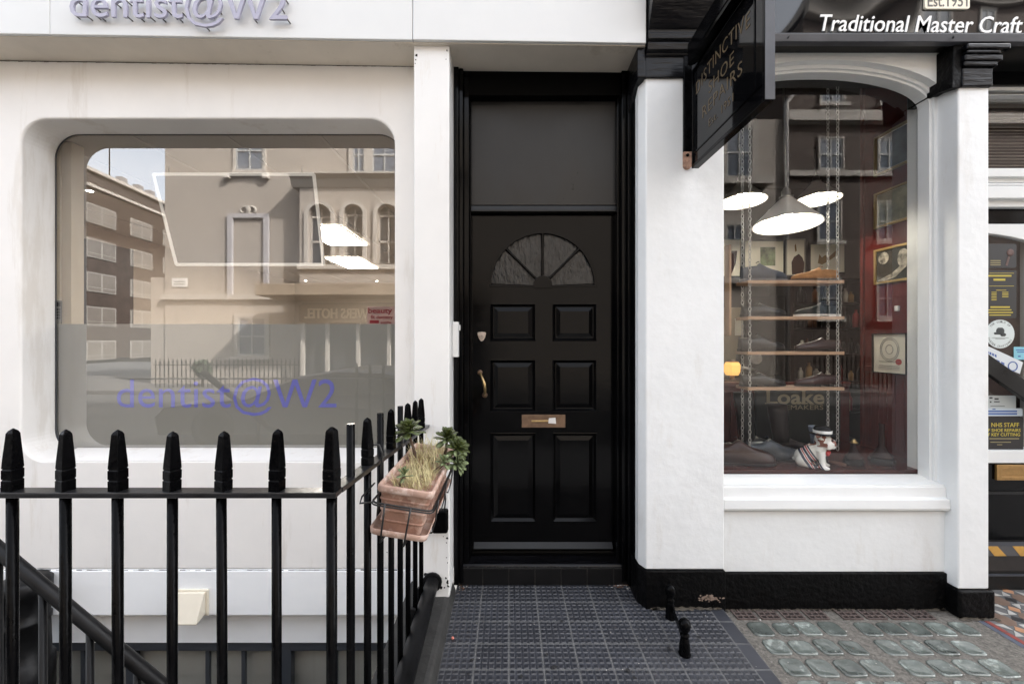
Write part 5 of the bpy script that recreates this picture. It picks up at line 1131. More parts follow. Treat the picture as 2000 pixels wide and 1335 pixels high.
# china bulldog with hat, remeshed into one body
def dogcol():
    mt = bpy.data.materials.new('painted_china'); mt.use_nodes = True; nt = mt.node_tree; n = nt.nodes; l = nt.links; b = n['Principled BSDF']; b.inputs['Roughness'].default_value = .15
    tc = n.new('ShaderNodeTexCoord'); sp = n.new('ShaderNodeSeparateXYZ'); l.new(tc.outputs['Object'], sp.inputs[0])
    def rampc(src, stops, interp='CONSTANT'):
        r = n.new('ShaderNodeValToRGB'); r.color_ramp.interpolation = interp
        while len(r.color_ramp.elements) < len(stops): r.color_ramp.elements.new(.5)
        for e, (p, c) in zip(r.color_ramp.elements, stops): e.position = p; e.color = (*c, 1)
        l.new(src, r.inputs[0]); return r
    # vest: a slanted band of red, white and navy stripes round the chest
    ma = n.new('ShaderNodeMath'); ma.operation = 'MULTIPLY_ADD'; l.new(sp.outputs['X'], ma.inputs[0]); ma.inputs[1].default_value = 5.0; ma.inputs[2].default_value = .5
    mz = n.new('ShaderNodeMath'); mz.operation = 'MULTIPLY_ADD'; l.new(sp.outputs['Z'], mz.inputs[0]); mz.inputs[1].default_value = 3.2; l.new(ma.outputs[0], mz.inputs[2])
    W_, N_, R_ = (.66, .65, .61), (.025, .03, .06), (.40, .05, .06)
    r = rampc(mz.outputs[0], [(0, W_), (.43, N_), (.51, W_), (.53, R_), (.565, W_), (.585, N_), (.66, W_), (.68, R_), (.73, W_), (.75, N_), (.80, W_)])
    # brown patches on the head
    no = n.new('ShaderNodeTexNoise'); no.inputs['Scale'].default_value = 16; l.new(tc.outputs['Object'], no.inputs['Vector'])
    hz_ = n.new('ShaderNodeMapRange'); l.new(sp.outputs['Z'], hz_.inputs['Value']); hz_.inputs['From Min'].default_value = .125; hz_.inputs['From Max'].default_value = .135
    nr = rampc(no.outputs['Fac'], [(0, (0, 0, 0)), (.53, (1, 1, 1))]); mu = n.new('ShaderNodeMath'); mu.operation = 'MULTIPLY'; l.new(nr.outputs[0], mu.inputs[0]); l.new(hz_.outputs[0], mu.inputs[1])
    hm = n.new('ShaderNodeMixRGB'); l.new(hz_.outputs[0], hm.inputs['Fac']); l.new(r.outputs[0], hm.inputs['Color1']); hm.inputs['Color2'].default_value = (*W_, 1)
    mx = n.new('ShaderNodeMixRGB'); l.new(mu.outputs[0], mx.inputs['Fac']); l.new(hm.outputs[0], mx.inputs['Color1']); mx.inputs['Color2'].default_value = (.20, .075, .05, 1)
    l.new(mx.outputs[0], b.inputs['Base Color']); return mt
dc = P(1590, 905, 2.47); dog = thing('china_bulldog', 'white china bulldog in a striped vest and black hat sitting in the window display', 'figurine', (dc.x, 2.48, zd), (0, 0, R(-38)))
E = MB()                                                # faces +x
E.ell((-.045, 0, .055), (.050, .046, .052)); E.ell((-.005, 0, .085), (.052, .046, .055), rot=Matrix.Rotation(R(-35), 3, 'Y')); E.ell((.028, 0, .10), (.042, .046, .05))
E.ell((.05, 0, .165), (.046, .048, .046)); E.ell((.088, 0, .152), (.026, .036, .026)); E.ell((.075, .024, .142), (.02, .018, .026)); E.ell((.075, -.024, .142), (.02, .018, .026)); E.ell((.094, 0, .132), (.016, .024, .012)); E.ell((.10, 0, .168), (.010, .012, .008))
for s_ in (-1, 1):
    E.tube([(.038, .034 * s_, .105), (.045, .040 * s_, .05), (.048, .042 * s_, .012)], [.024, .017, .018], 10); E.ell((.060, .042 * s_, .012), (.024, .017, .012))
    E.ell((-.045, .042 * s_, .036), (.042, .022, .036)); E.ell((-.005, .05 * s_, .012), (.032, .016, .012)); E.ell((.025, .046 * s_, .195), (.016, .012, .020), rot=Matrix.Rotation(R(25 * s_), 3, 'X'))
E.ell((-.09, 0, .035), (.014, .013, .012))
bo = E.build('body', dogcol(), parent=dog, local=True, origin=(0, 0, 0))
rmsh = bo.modifiers.new('merge', 'REMESH'); rmsh.mode = 'VOXEL'; rmsh.voxel_size = .0045; rmsh.use_smooth_shade = True
smo = bo.modifiers.new('soften', 'SMOOTH'); smo.factor = .5; smo.iterations = 4
bk = mk('black_china', (.008, .008, .009), .12)
MB().lathe([(.066, .203), (.066, .206), (.046, .209), (.044, .235), (.036, .248), (.001, .252)], (.046, 0, 0), 24).build('hat', bk, parent=dog, local=True)
MB().lathe([(.0475, .2095), (.0475, .226), (.044, .226), (.044, .2095)], (.046, 0, 0), 24, caps=False).build('hat_band', mk('white_china', (.68, .68, .66), .2), parent=dog, local=True)
mb = MB()
for s_ in (-1, 1): mb.ell((.092, .02 * s_, .172), (.006, .007, .007), 8, 6)
mb.ell((.112, 0, .163), (.008, .012, .007), 8, 6); mb.build('eyes_and_nose', bk, parent=dog, local=True)
mb = MB().ell((.074, -.0, .098), (.012, .022, .012), 8, 6).ell((.070, .018, .094), (.012, .016, .015), 8, 6).ell((.070, -.018, .094), (.012, .016, .015), 8, 6); mb.build('bow', mk('red_china', (.40, .03, .03), .25), parent=dog, local=True)
# flared blue-grey cup behind the bulldog
fc = MB().lathe([(.038, 0), (.042, .01), (.046, .08), (.060, .150), (.058, .152), (.044, .08), (.034, .012)], (X(1600, 2.66), 2.66, zd + .05), 20, caps=False); fc.lathe([(.036, .012), (.02, .012)], (X(1600, 2.66), 2.66, zd + .05), 16)
fo = fc.build('flared_cup', mk('blue_grey_felt', (.15, .18, .24), .7, var=.3, vs=40)); tag(fo, 'flared blue grey cup with ring motifs standing behind the bulldog', 'cup')
mb = MB()
for a in (205, 235, 265, 295, 325):
    for zq, rq in ((.125, .0545), (.095, .0485)):
        c = Vector((X(1600, 2.66) + rq * math.cos(R(a)), 2.66 + rq * math.sin(R(a)), zd + .05 + zq)); t = Vector((-math.sin(R(a)), math.cos(R(a)), 0)); pts = [c + t * .009 * math.cos(6.283 * k / 10) + Vector((0, 0, .009 * math.sin(6.283 * k / 10))) + Vector((math.cos(R(a)), math.sin(R(a)), 0)) * .001 for k in range(11)]; mb.tube(pts, .0015, 4)
mb.build('ring_motif', mk('navy_ring', (.03, .035, .06), .6), parent=fo)
MB().lathe([(.045, 0), (.045, .05)], (X(1600, 2.66), 2.66, zd), 16).build('stand', M['black'], parent=fo)
# brass-handled polishing brushes
def brush(label, px, D, r, hgt, knob):
    c = P(px, 900, D); th = thing('polish_dabber', label, 'brush', (c.x, D, zd), group='domed brushes in the window display')
    MB().lathe([(r, 0), (r * 1.08, .012), (r * 1.08, .03), (r * .9, .04)], (c.x, D, zd), 20).build('bristle_base', mk('black_bristle', (.008, .007, .007), .25), parent=th)
    MB().lathe([(r * .9, .038), (r * .95, .05), (r * .55, .075), (.016, .11), (.013, hgt - .02), (.016, hgt - .005), (.004, hgt)], (c.x, D, zd), 20).build('handle', mk('dark_varnish', (.022, .010, .009), .18), parent=th)
    if knob: MB().lathe([(.018, 0), (.02, .006), (.01, .014), (.012, .02), (.002, .026)], (c.x, D, zd + hgt - .004), 14).build('knob', M['brass'], parent=th)
brush('squat dark brush with a small brass knob beside the bulldog', 1668, 2.52, .05, .135, True)
brush('tall tapering dark brush at the far end of the window display', 1722, 2.54, .062, .25, False)
ch_ = MB().tube([P(1618, 900, 2.50) + Vector((0, 0, .0)), P(1640, 905, 2.47), P(1652, 908, 2.46)], [.006, .011, .009], 10).build('wooden_tool', mk('brown_wood_tool', (.10, .045, .03), .4)); tag(ch_, 'brown wooden tool handle lying between the bulldog and the squat brush', 'tool')
# maker's board
lk = thing('maker_board', 'dark board with worn gold maker lettering behind the boots', 'sign', (X(1560, 3.0), 3.0, zd))
MB().box(X(1476, 3.0), X(1642, 3.0), 3.0, 3.02, zd, Z(762, 3.0)).build('board', mk('dark_green_black', (.012, .014, .011), .35), parent=lk, bev=.003)
gl_ = mk('pale_gold_letter', (.26, .22, .14), .5); y = 2.9995
for ch, v, f in letters('Loake', (X(1497, y), y, Z(788, y)), (1, 0, 0), (0, 0, 1), (0, -1, 0), X(1610, y) - X(1497, y), Z(760.5, y) - Z(788, y), .001, off=.022):
    mb = MB(); mb.add(v, f)
    x0 = min(p.x for p in v); x1 = max(p.x for p in v); zz_ = Z(788, y)
    if ch in 'Lk': mb.box(x0 - .012, x0 + .042, y - .0012, y - .0002, zz_ - .001, zz_ + .007); mb.box(x0 - .012, x0 + .03, y - .0012, y - .0002, max(p.z for p in v) - .008, max(p.z for p in v))
    mb.build('letter', gl_, parent=lk)
for ch, v, f in letters('SHOEMAKERS', (X(1499, y), y, Z(799.5, y)), (1, 0, 0), (0, 0, 1), (0, -1, 0), X(1608, y) - X(1499, y), Z(790.5, y) - Z(799.5, y), .001): MB().add(v, f).build('letter', gl_, parent=lk)

# framed pictures
dk = mk('dark_frame_wood', (.016, .010, .009), .35); gf = mk('gold_frame', (.36, .25, .10), .35, metal=.5); mount = mk('cream_mount', (.82, .77, .64), .8, var=.05, vs=3)
def picture(label, px0, px1, py0, py1, D, frame=dk, fw=.02, arts=(), mt=mount, name='framed_picture', grp='framed pictures along the shop back wall'):
    th = thing(name, label, 'picture', P((px0 + px1) / 2, py1, D), group=grp)
    x0, x1, z0, z1 = X(px0, D), X(px1, D), Z(py1, D), Z(py0, D)
    MB().extr([(x0, z0), (x1, z0), (x1, z1), (x0, z1)], D - .02, D, 'y', [[(x0 + fw, z0 + fw), (x1 - fw, z0 + fw), (x1 - fw, z1 - fw), (x0 + fw, z1 - fw)]]).build('frame', frame, parent=th, bev=.003)
    MB().box(x0 + fw * .9, x1 - fw * .9, D - .008, D - .001, z0 + fw * .9, z1 - fw * .9).build('mount', mt, parent=th)
    for k, (nm, mat, poly) in enumerate(arts): MB().extr([(X(a, D), Z(b, D)) for a, b in poly], D - .0105 - .0012 * k, D - .0082 - .0012 * k, 'y').build(nm, mat, parent=th)
    return th
DB = 5.2
brn = mk('brown_leather_print', (.055, .022, .014), .7); grn = mk('green_leafy_print', (.15, .19, .09), .8, var=.8, vs=14); ochre = mk('ochre_print', (.22, .13, .04), .7); ppr = mk('cream_paper', (.74, .70, .59), .8)
whf = mk('white_frame', (.42, .39, .33), .6)
picture('pale framed boot drawing at the pier end of the back wall', 1400, 1446, 467, 540, DB, whf, .01, [('print', brn, [(1421, 490), (1439, 490), (1436, 515), (1427, 537), (1423, 520)])])
picture('framed green leafy print in a wide cream mount', 1452, 1531, 469, 536, DB, dk, .012, [('inner_mount', ppr, [(1468, 481), (1514, 481), (1514, 522), (1468, 522)]), ('print', grn, [(1484, 483), (1513, 483), (1513, 519), (1484, 519)])])
picture('pale narrow framed print of a brown pouch', 1534, 1571, 467, 538, DB, whf, .01, [('print', brn, [(1545, 512), (1550, 502), (1559, 496), (1566, 503), (1570, 514), (1568, 536), (1546, 536)]), ('print', ochre, [(1551, 480), (1553, 476), (1555, 490), (1552, 492)])])
picture('dark framed ochre illustration of a winged boot', 1576, 1656, 472, 537, DB, dk, .035, [('inner_mount', ppr, [(1590, 483), (1640, 483), (1640, 525), (1590, 525)]), ('print', ochre, [(1596, 514), (1599, 497), (1604, 503), (1611, 498), (1616, 503), (1632, 489), (1630, 501), (1614, 512), (1604, 517)])])
picture('pale paper notice pinned between two dark frames', 1659, 1674, 470, 540, DB, whf, .004, [], ppr)
tk = mk('grey_print', (.18, .17, .16), .8)
picture('dark framed certificate beside the red partition', 1677, 1712, 472, 540, DB, dk, .03, [('printed_line', tk, [(1686, 483), (1699, 483), (1699, 485), (1686, 485)]), ('printed_line', tk, [(1686, 495), (1699, 495), (1699, 496), (1686, 496)]), ('printed_line', tk, [(1686, 505), (1699, 505), (1699, 506), (1686, 506)])], ppr)
# pictures on the red partition (seen at a slant)
def sidepic(label, y0, y1, z0, z1, frame, art, name='wall_picture', fw=.016, mt=mount):
    th = thing(name, label, 'picture', (2.545, (y0 + y1) / 2, z0), group='pictures on the red partition'); x = 2.5445 if z0 > 1.3 else 2.53
    MB().extr([(y0, z0), (y1, z0), (y1, z1), (y0, z1)], x - .018, x, 'x', [[(y0 + fw, z0 + fw), (y1 - fw, z0 + fw), (y1 - fw, z1 - fw), (y0 + fw, z1 - fw)]]).build('frame', frame, parent=th, bev=.002)
    MB().box(x - .006, x - .001, y0 + fw * .9, y1 - fw * .9, z0 + fw * .9, z1 - fw * .9).build('mount', mt, parent=th)
    for k, (nm, mat, poly) in enumerate(art): MB().extr([(y1 + (y0 - y1) * u, z0 + (z1 - z0) * w) for u, w in poly], x - .0085 - .001 * k, x - .0065 - .001 * k, 'x').build(nm, mat, parent=th)
    return th
sz = lambda py, D: Z(py, D)
ya, yb = 2.615, 2.875
bwp = mk('sepia_photo_dark', (.03, .027, .02), .5, var=.5, vs=12); bwl = mk('sepia_photo_light', (.26, .235, .19), .5, var=.9, vs=26)
sidepic('gilt framed dark print high on the red partition', ya, yb, Z(345, 2.86), Z(268, 2.86), gf, [('print', mk('blue_grey_print', (.10, .12, .14), .4, var=.4, vs=9), [(.08, .08), (.92, .08), (.92, .92), (.08, .92)])])
sidepic('gilt framed yellowish print in the middle of the red partition', ya, yb, Z(447, 2.86), Z(378, 2.86), gf, [('print', mk('yellow_grey_print', (.24, .23, .15), .4, var=.5, vs=9), [(.08, .08), (.92, .08), (.92, .92), (.08, .92)])])
ov = lambda cu, cw, ru, rw: [(cu + ru * math.cos(6.283 * k / 14), cw + rw * math.sin(6.283 * k / 14)) for k in range(14)]
sidepic('gilt framed dark photograph of a craftsman bent over shoes', ya, yb, Z(556, 2.86), Z(488, 2.86), gf, [('print', bwp, [(.05, .05), (.95, .05), (.95, .95), (.05, .95)]), ('highlight', bwl, ov(.26, .72, .15, .17)), ('highlight', bwl, ov(.80, .62, .15, .25)), ('highlight', bwl, [(.08, .10), (.5, .25), (.78, .45), (.92, .40), (.6, .14), (.3, .07)])])
ce = sidepic('cream certificate with a round crest and a red seal low on the red partition', ya + .01, yb, Z(727, 2.85), Z(651, 2.85), dk, [('seal', mk('red_seal', (.42, .07, .06), .6), ov(.76, .30, .085, .075))] + [('printed_line', tk, [(.2, w), (.8, w), (.8, w - .008), (.2, w - .008)]) for w in (.30, .2, .16, .12)], 'certificate', .006, ppr)
mb = MB(); cyv, czv = (ya + yb) / 2 + .005, Z(682, 2.75)
for rr2 in (.068, .058, .026): mb.tube([(2.5225, cyv + rr2 * math.cos(6.283 * k / 24), czv + 1.15 * rr2 * math.sin(6.283 * k / 24)) for k in range(25)], .0016, 4)
mb.build('crest', tk, parent=ce)
sw = MB().box(2.532, 2.5448, 2.70, 2.725, Z(607, 2.72), Z(597, 2.72)).build('light_switch', M['whiteplastic'], bev=.002); tag(sw, 'tiny white switch on the red partition under the photograph', 'switch')

# back shelving with boxes, bottles and tins
rk = thing('shelf_rack', 'dark wooden shelving full of polish along the shop back wall', 'shelving', (2.6, 4.95, .2))
mb = MB()
zr_ = [Z(p, 4.9) for p in (860, 800, 742, 690, 640, 592, 546)]
for z in zr_: MB().box(X(1535, 4.9), X(1712, 4.9), 4.78, 5.15, z - .018, z).build('shelf', dk, parent=rk)
for px in (1533, 1622, 1714): MB().box(X(px, 4.9) - .02, X(px, 4.9) + .02, 4.77, 5.16, .2, Z(543, 4.9)).build('upright', dk, parent=rk)
MB().box(X(1533, 4.9), X(1714, 4.9), 5.161, 5.17, .2, Z(543, 4.9)).build('back_board', wallR, parent=rk)
gcols = [mk('bottle_' + n_, c, .35) for n_, c in (('cream', (.45, .42, .36)), ('red', (.20, .03, .03)), ('brown', (.10, .045, .025)), ('black', (.012, .012, .012)), ('tan', (.32, .20, .09)))]
bp_ = []
for i, mt in enumerate(gcols):
    o = MB().lathe([(.028, 0), (.028, .085), (.02, .10), (.012, .105), (.013, .125), (.004, .127)], (0, 0, 0), 10).build('polish_bottle', mt); bp_.append(o); o['used'] = 0
    tag(o, 'small %s polish bottle standing on the dark back shelving' % mt.name.split('_')[1], 'bottle', 'polish bottles on the back shelving')
for si, z in enumerate(zr_[1:6]):
    x = X(1540, 4.9)
    while x < X(1706, 4.9):
        k = random.choice((0, 1, 2, 3, 3, 4)) if si != 3 else random.choice((3, 3, 1, 2)); s_ = random.uniform(.85, 1.25)
        if abs(x - X(1622, 4.9)) > .07:
            o = bp_[k] if not bp_[k]['used'] else bp_[k].copy()
            if bp_[k]['used']: COL.objects.link(o)
            bp_[k]['used'] = 1; o.location = (x, random.uniform(4.82, 4.9), z); o.scale = (s_, s_, s_ * random.uniform(.9, 1.5)); o['label'] = 'small %s polish bottle on the %s shelf of the dark back shelving' % (gcols[k].name.split('_')[1], ('lowest', 'second lowest', 'middle', 'second highest', 'highest')[si])
        x += random.uniform(.075, .12)
for o in bp_:
    for k in ('used',):
        if k in o: del o[k]
for o in [o for o in bpy.data.objects if o.name.startswith('polish_bottle') and 'used' in o]: del o['used']
cc_ = MB().box(X(1405, 4.6), X(1452, 4.6), 4.6, 5.0, .2, Z(600, 4.6)).build('cream_cupboard', mk('cream_cupboard', (.30, .25, .18), .7, var=.1, vs=3)); tag(cc_, 'cream cupboard in the corner of the shop behind the pier', 'cupboard')
MB().box(X(1436, 4.59), X(1450, 4.59), 4.585, 4.598, Z(655, 4.59), Z(622, 4.59)).build('label_panel', ppr, parent=cc_)
am = MB().ell((X(1476, 3.9), 3.9, Z(705, 3.9)), (.16, .2, .24), 14, 10).box(X(1445, 3.9), X(1505, 3.9), 3.75, 4.1, .2, Z(730, 3.9)).build('stitching_machine', mk('black_machine', (.010, .010, .011), .3)); tag(am, 'black rounded stitching machine behind the lower shelves', 'machine')
MB().tube([P(1440, 716, 3.75), P(1475, 722, 3.72)], .014, 8).lathe([(.05, 0), (.05, .02)], P(1478, 700, 3.66), 16, axis='y').build('hand_wheel', steel, parent=am)
tpan = MB().box(X(1455, 4.4), X(1534, 4.4), 4.4, 4.44, .9, Z(578, 4.4)).build('partition_screen', mk('mauve_grey_panel', (.022, .018, .018), .6)); tag(tpan, 'mauve grey panel standing behind the hanging shelves', 'screen')
mk = _mk0
# ================================================================ ACROSS THE STREET (seen mirrored in the two windows)
def mx(px, m, y): return X(px, 2 * m - y)          # place on a plane y behind the camera whose mirror image lands at that pixel
def mz(py, m, y): return Z(py, 2 * m - y)
mL, mR = 2.60, 2.404
stu = mk('cream_stucco', (.28, .245, .21), .75, var=.06, vs=.7); stu2 = mk('pale_cream_trim', (.34, .31, .275), .7, var=.05, vs=1); shadowm = mk('leaded_dark_glass', (.035, .037, .04), .08)
YB, YA = -8.35, -8.85
hot = thing('hotel_building', 'cream stucco hotel with arched windows across the street', 'building', (-3, -9, -.03))
yl0, yr0 = mx(322, mL, YA), mx(1538, mR, YA)
xbay = mx(585, mL, YB); xbr = xbay + 6.2
MB().box(yl0, yr0, YA - 4, YA, -.03, 8.7).build('wall', stu, parent=hot)
arw = []
for (a, b) in ((598, 651), (667, 713), (732, 781), (800, 850)): arw.append(roundtop(mx(a + 4, mL, YB), mx(b - 4, mL, YB), mz(515, mL, YB), mz(399, mL, YB)))
MB().extr([(xbay, mz(586, mL, YB)), (xbr, mz(586, mL, YB)), (xbr, mz(365, mL, YB)), (xbay, mz(365, mL, YB))], YB - .22, YB, 'y', arw).box(xbay, xbr, YA + .002, YB - .225, 3.0, mz(365, mL, YB)).build('bay_wall', stu, parent=hot)
MB().extr([(YB - .45, mz(366, mL, YB)), (YB + .03, mz(366, mL, YB)), (YB + .10, mz(358, mL, YB)), (YB + .14, mz(352, mL, YB)), (YB + .30, mz(345, mL, YB)), (YB + .30, mz(342, mL, YB)), (YB - .45, mz(341, mL, YB))], mx(561, mL, YB + .3), xbr + .3, 'x').build('cornice', stu2, parent=hot)
MB().box(xbay - .05, xbr + .1, YB, YB + .10, mz(526, mL, YB), mz(517, mL, YB)).build('string_course', stu2, parent=hot)
for w in arw:
    x0, x1 = w[0][0], w[1][0]; z0, z1 = w[0][1], max(p[1] for p in w)
    fo_ = MB().extr(roundtop(x0 - .12, x1 + .12, z0 - .0, z1 + .12), YB + .001, YB + .06, 'y', [roundtop(x0 + .0, x1 - .0, z0 - .02 + .02, z1)]).build('window', stu2, parent=hot)
    MB().extr(roundtop(x0, x1, z0, z1), YB - .20, YB - .18, 'y').build('pane', shadowm, parent=fo_)
    mb = MB(); cx_ = (x0 + x1) / 2
    for xx in (x0 + .03, cx_, x1 - .03): mb.box(xx - .025, xx + .025, YB - .179, YB - .14, z0, z1 - .12)
    for zz in (z0 + .02, z0 + .75, z1 - (x1 - x0) / 2): mb.box(x0 + .02, x1 - .02, YB - .178, YB - .14, zz - .03, zz + .03)
    mb.build('frame', stu2, parent=fo_)
    MB().box(x0 + .05, x1 - .05, YB - .30, YB - .28, z0, z0 + .8).build('curtain', mk('gold_curtain', (.26, .17, .08), .8), parent=fo_)
# upper windows above the cornice
def sash(par, x0, x1, z0, z1, y, trim=stu2, tw=.14, depth=.12, blind=None, sill=True):
    fo_ = MB().extr([(x0 - tw, z0 - .02), (x1 + tw, z0 - .02), (x1 + tw, z1 + tw), (x0 - tw, z1 + tw)], y - .02, y + .06, 'y', [[(x0, z0), (x1, z0), (x1, z1), (x0, z1)]]).build('window', trim, parent=par)
    MB().box(x0, x1, y + .003, y + .012, z0, z1).build('pane', mk_once('sash_glass', (.11, .125, .15), .06), parent=fo_)
    mb = MB(); zc = (z0 + z1) / 2
    for xx in (x0 + .025, x1 - .025, (x0 + x1) / 2): mb.box(xx - .022, xx + .022, y + .014, y + .04, z0, z1)
    for zz in (z0 + .03, zc, z1 - .03): mb.box(x0, x1, y + .0135, y + .042, zz - .03, zz + .03)
    mb.build('frame', mk_once('white_sash', (.30, .30, .29), .5), parent=fo_)
    if sill: MB().box(x0 - tw - .08, x1 + tw + .08, y, y + .16, z0 - .14, z0 - .022).build('sill', trim, parent=fo_)
    return fo_
_once = {}
def mk_once(n_, c, r):
    if n_ not in _once: _once[n_] = mk(n_, c, r)
    return _once[n_]
for (a, b) in ((690, 712), (728, 775)): sash(hot, mx(a, mL, YA), mx(b, mL, YA), mz(338, mL, YA) , mz(300, mL, YA) + .55, YA)
sash(hot, mx(462, mL, YA), mx(515, mL, YA), mz(334, mL, YA), mz(334, mL, YA) + 1.35, YA, tw=.09)
for px in (447, 522): MB().box(mx(px, mL, YA) - .10, mx(px, mL, YA) + .10, YA + .001, YA + .17, mz(351, mL, YA), mz(341, mL, YA)).build('bracket', stu2, parent=hot, bev=.02)
# blind moulded frame with a scroll
x0, x1, z1, z0 = mx(446, mL, YA), mx(527, mL, YA), mz(418, mL, YA), mz(577, mL, YA)
MB().extr([(x0, z0), (x1, z0), (x1, z1), (x0, z1)], YA + .001, YA + .09, 'y', [[(x0 + .19, z0 + .02), (x1 - .19, z0 + .02), (x1 - .19, z1 - .16), (x0 + .19, z1 - .16)]]).build('blind_window_frame', mk_once('lilac_trim', (.31, .295, .30), .7), parent=hot, bev=.02)
mb = MB(); cxm = (x0 + x1) / 2
for s_ in (-1, 1): mb.tube([(cxm + s_ * (.10 + .16 * math.cos(a)), YA + .05, z1 + .12 + .12 * math.sin(a)) for a in [R(q) for q in range(-60, 300, 30)]], .035, 6)
mb.ell((cxm, YA + .05, z1 + .16), (.10, .05, .12), 10, 8); mb.build('scroll', stu2, parent=hot)
MB().box(yl0 - .05, xbay - .003, YA + .001, YA + .13, mz(585, mL, YA), mz(575, mL, YA)).build('string_course', stu2, parent=hot)
wx0, wx1 = mx(466, mL, YA), mx(520, mL, YA)
sash(hot, wx0, wx1, mz(694, mL, YA), mz(619, mL, YA), YA, tw=.12)
pl = MB().box(mx(337, mL, YA), mx(366, mL, YA), YA + .001, YA + .03, mz(560, mL, YA), mz(543.5, mL, YA)).build('street_plate', mk_once('plate_white', (.60, .58, .54), .5)); tag(pl, 'small pale street plate on the cream hotel wall across the road', 'plate')
for k, py in enumerate((549, 554)): MB().box(mx(341, mL, YA), mx(362, mL, YA), YA + .031, YA + .034, mz(py + 2, mL, YA), mz(py, mL, YA)).build('printed_line', mk_once('plate_ink', (.1, .1, .1), .7), parent=pl)
low = MB().box(mx(292, mL, YA), yl0 - .003, YA - 3, YA - .05, -.03, mz(541, mL, YA)).build('low_wing', stu); tag(low, 'low cream wing wall beside the hotel across the road', 'wall')
# porch canopy and hotel name
yc = YB + 1.0
can = thing('entrance_canopy', 'cream flat canopy carrying the hotel name over the entrance across the road', 'canopy', (xbay, YB, 2.6))
MB().hexa([(mx(497, mL, yc), YB + .002, mz(578, mL, yc)), (xbr, YB + .002, mz(578, mL, yc)), (xbr, yc, mz(576, mL, yc)), (mx(497, mL, yc), yc, mz(576, mL, yc)), (mx(497, mL, yc), YB + .002, mz(552, mL, yc)), (xbr, YB + .002, mz(552, mL, yc)), (xbr, yc, mz(553, mL, yc)), (mx(497, mL, yc), yc, mz(553, mL, yc))]).build('slab', mk_once('canopy_paint', (.24, .19, .14), .6), parent=can, bev=.02)
MB().box(mx(583, mL, YB + .2), xbr, YB + .002, YB + .2, mz(628, mL, YB + .2), mz(594, mL, YB + .2)).build('name_board', mk_once('name_board', (.055, .038, .028), .6), parent=can, bev=.01)
yt = YB + .2
for ch, v, f in letters('WERS HOTEL', (mx(720, mL, yt), yt + .06, mz(621, mL, yt)), (-1, 0, 0), (0, 0, 1), (0, -1, 0), mx(720, mL, yt) - mx(596, mL, yt), mz(602, mL, yt) - mz(621, mL, yt), .06, off=.012): MB().add(v, f).build('letter', mk_once('gilt_letter', (.70, .58, .40), .4), parent=can)
for px in (592, 640, 700, 760, 830): MB().box(mx(px, mL, YB + .05) - .05, mx(px, mL, YB + .05) + .05, YB + .002, YB + .12, -.03, mz(630, mL, YB)).build('post', stu2, parent=can)
MB().box(mx(585, mL, YB), xbr, YB - .22, YB - .18, -.03, mz(590, mL, YB)).build('shop_glazing', shadowm, parent=can)
# hotel windows seen in the shop window
sash(hot, mx(1418, mR, YA), mx(1468, mR, YA), mz(348, mR, YA), mz(250, mR, YA), YA, tw=.2)
MB().box(mx(1405, mR, YA), mx(1500, mR, YA), YA + .001, YA + .3, mz(364, mR, YA), mz(350, mR, YA)).build('cornice', stu2, parent=hot)
sash(hot, mx(1418, mR, YA), mx(1450, mR, YA), mz(545, mR, YA), mz(440, mR, YA), YA, tw=.16)
# rain pipe on the hotel corner
mb = MB(); xq = mx(1536, mR, YA + .1); mb.tube([(xq, YA + .1, -.03), (xq, YA + .1, mz(205, mR, YA)), (xq + .45, YA + .08, mz(172, mR, YA)), (xq + .47, YA + .08, 10.0)], .07, 8)
o = mb.build('rain_pipe', mk_once('pale_pipe', (.40, .38, .36), .6)); tag(o, 'pale drain pipe at the joint of the hotel and the brick terrace', 'pipe')
# brick terrace
brk = brickmat('brown_brick', (.085, .058, .045), (.062, .043, .034), (.085, .07, .058), 2.4)
ter = thing('brick_terrace', 'brown brick terrace with pale bands across the street', 'building', (14, -9, -.03))
bx0 = yr0 + .004; bx1 = bx0 + 9.5
MB().box(bx0, bx1, YA - 4, YA, -.03, 11.3).build('wall', brk, parent=ter)
MB().box(bx0, bx1, YA + .001, YA + .10, mz(245, mR, YA), mz(218, mR, YA)).build('stone_band', stu2, parent=ter)
MB().box(bx0, bx1, YA + .001, YA + .20, mz(241, mR, YA), mz(236, mR, YA)).build('string_course', stu2, parent=ter)
MB().box(bx0, bx1, YA + .001, YA + .12, mz(346, mR, YA), mz(335, mR, YA)).build('stone_band', stu2, parent=ter)
MB().box(bx0, bx1 + .3, YA - 3.9, YA + .28, 11.3, 11.5).box(bx0, bx1 + .25, YA - 3.9, YA + .18, 11.12, 11.298).build('cornice', stu2, parent=ter)
for (a, b) in ((1602, 1646), (1718, 1758), (1840, 1880)):
    MB().box(mx(a - 3, mR, YA), mx(b + 3, mR, YA), YA + .001, YA + .09, mz(217, mR, YA), mz(206, mR, YA)).build('apron', stu2, parent=ter)
    sash(ter, mx(a, mR, YA), mx(b, mR, YA), mz(203, mR, YA), mz(203, mR, YA) + 1.75, YA, tw=.05)
    sash(ter, mx(a - 3, mR, YA), mx(b - 3, mR, YA), mz(332, mR, YA), mz(272, mR, YA), YA, tw=.05, sill=False)
    fo_ = sash(ter, mx(a - 6, mR, YA), mx(b - 8, mR, YA), mz(470, mR, YA), mz(396, mR, YA), YA, tw=.05)
    sash(ter, mx(a - 6, mR, YA), mx(b - 8, mR, YA), mz(620, mR, YA), mz(545, mR, YA), YA, tw=.05)
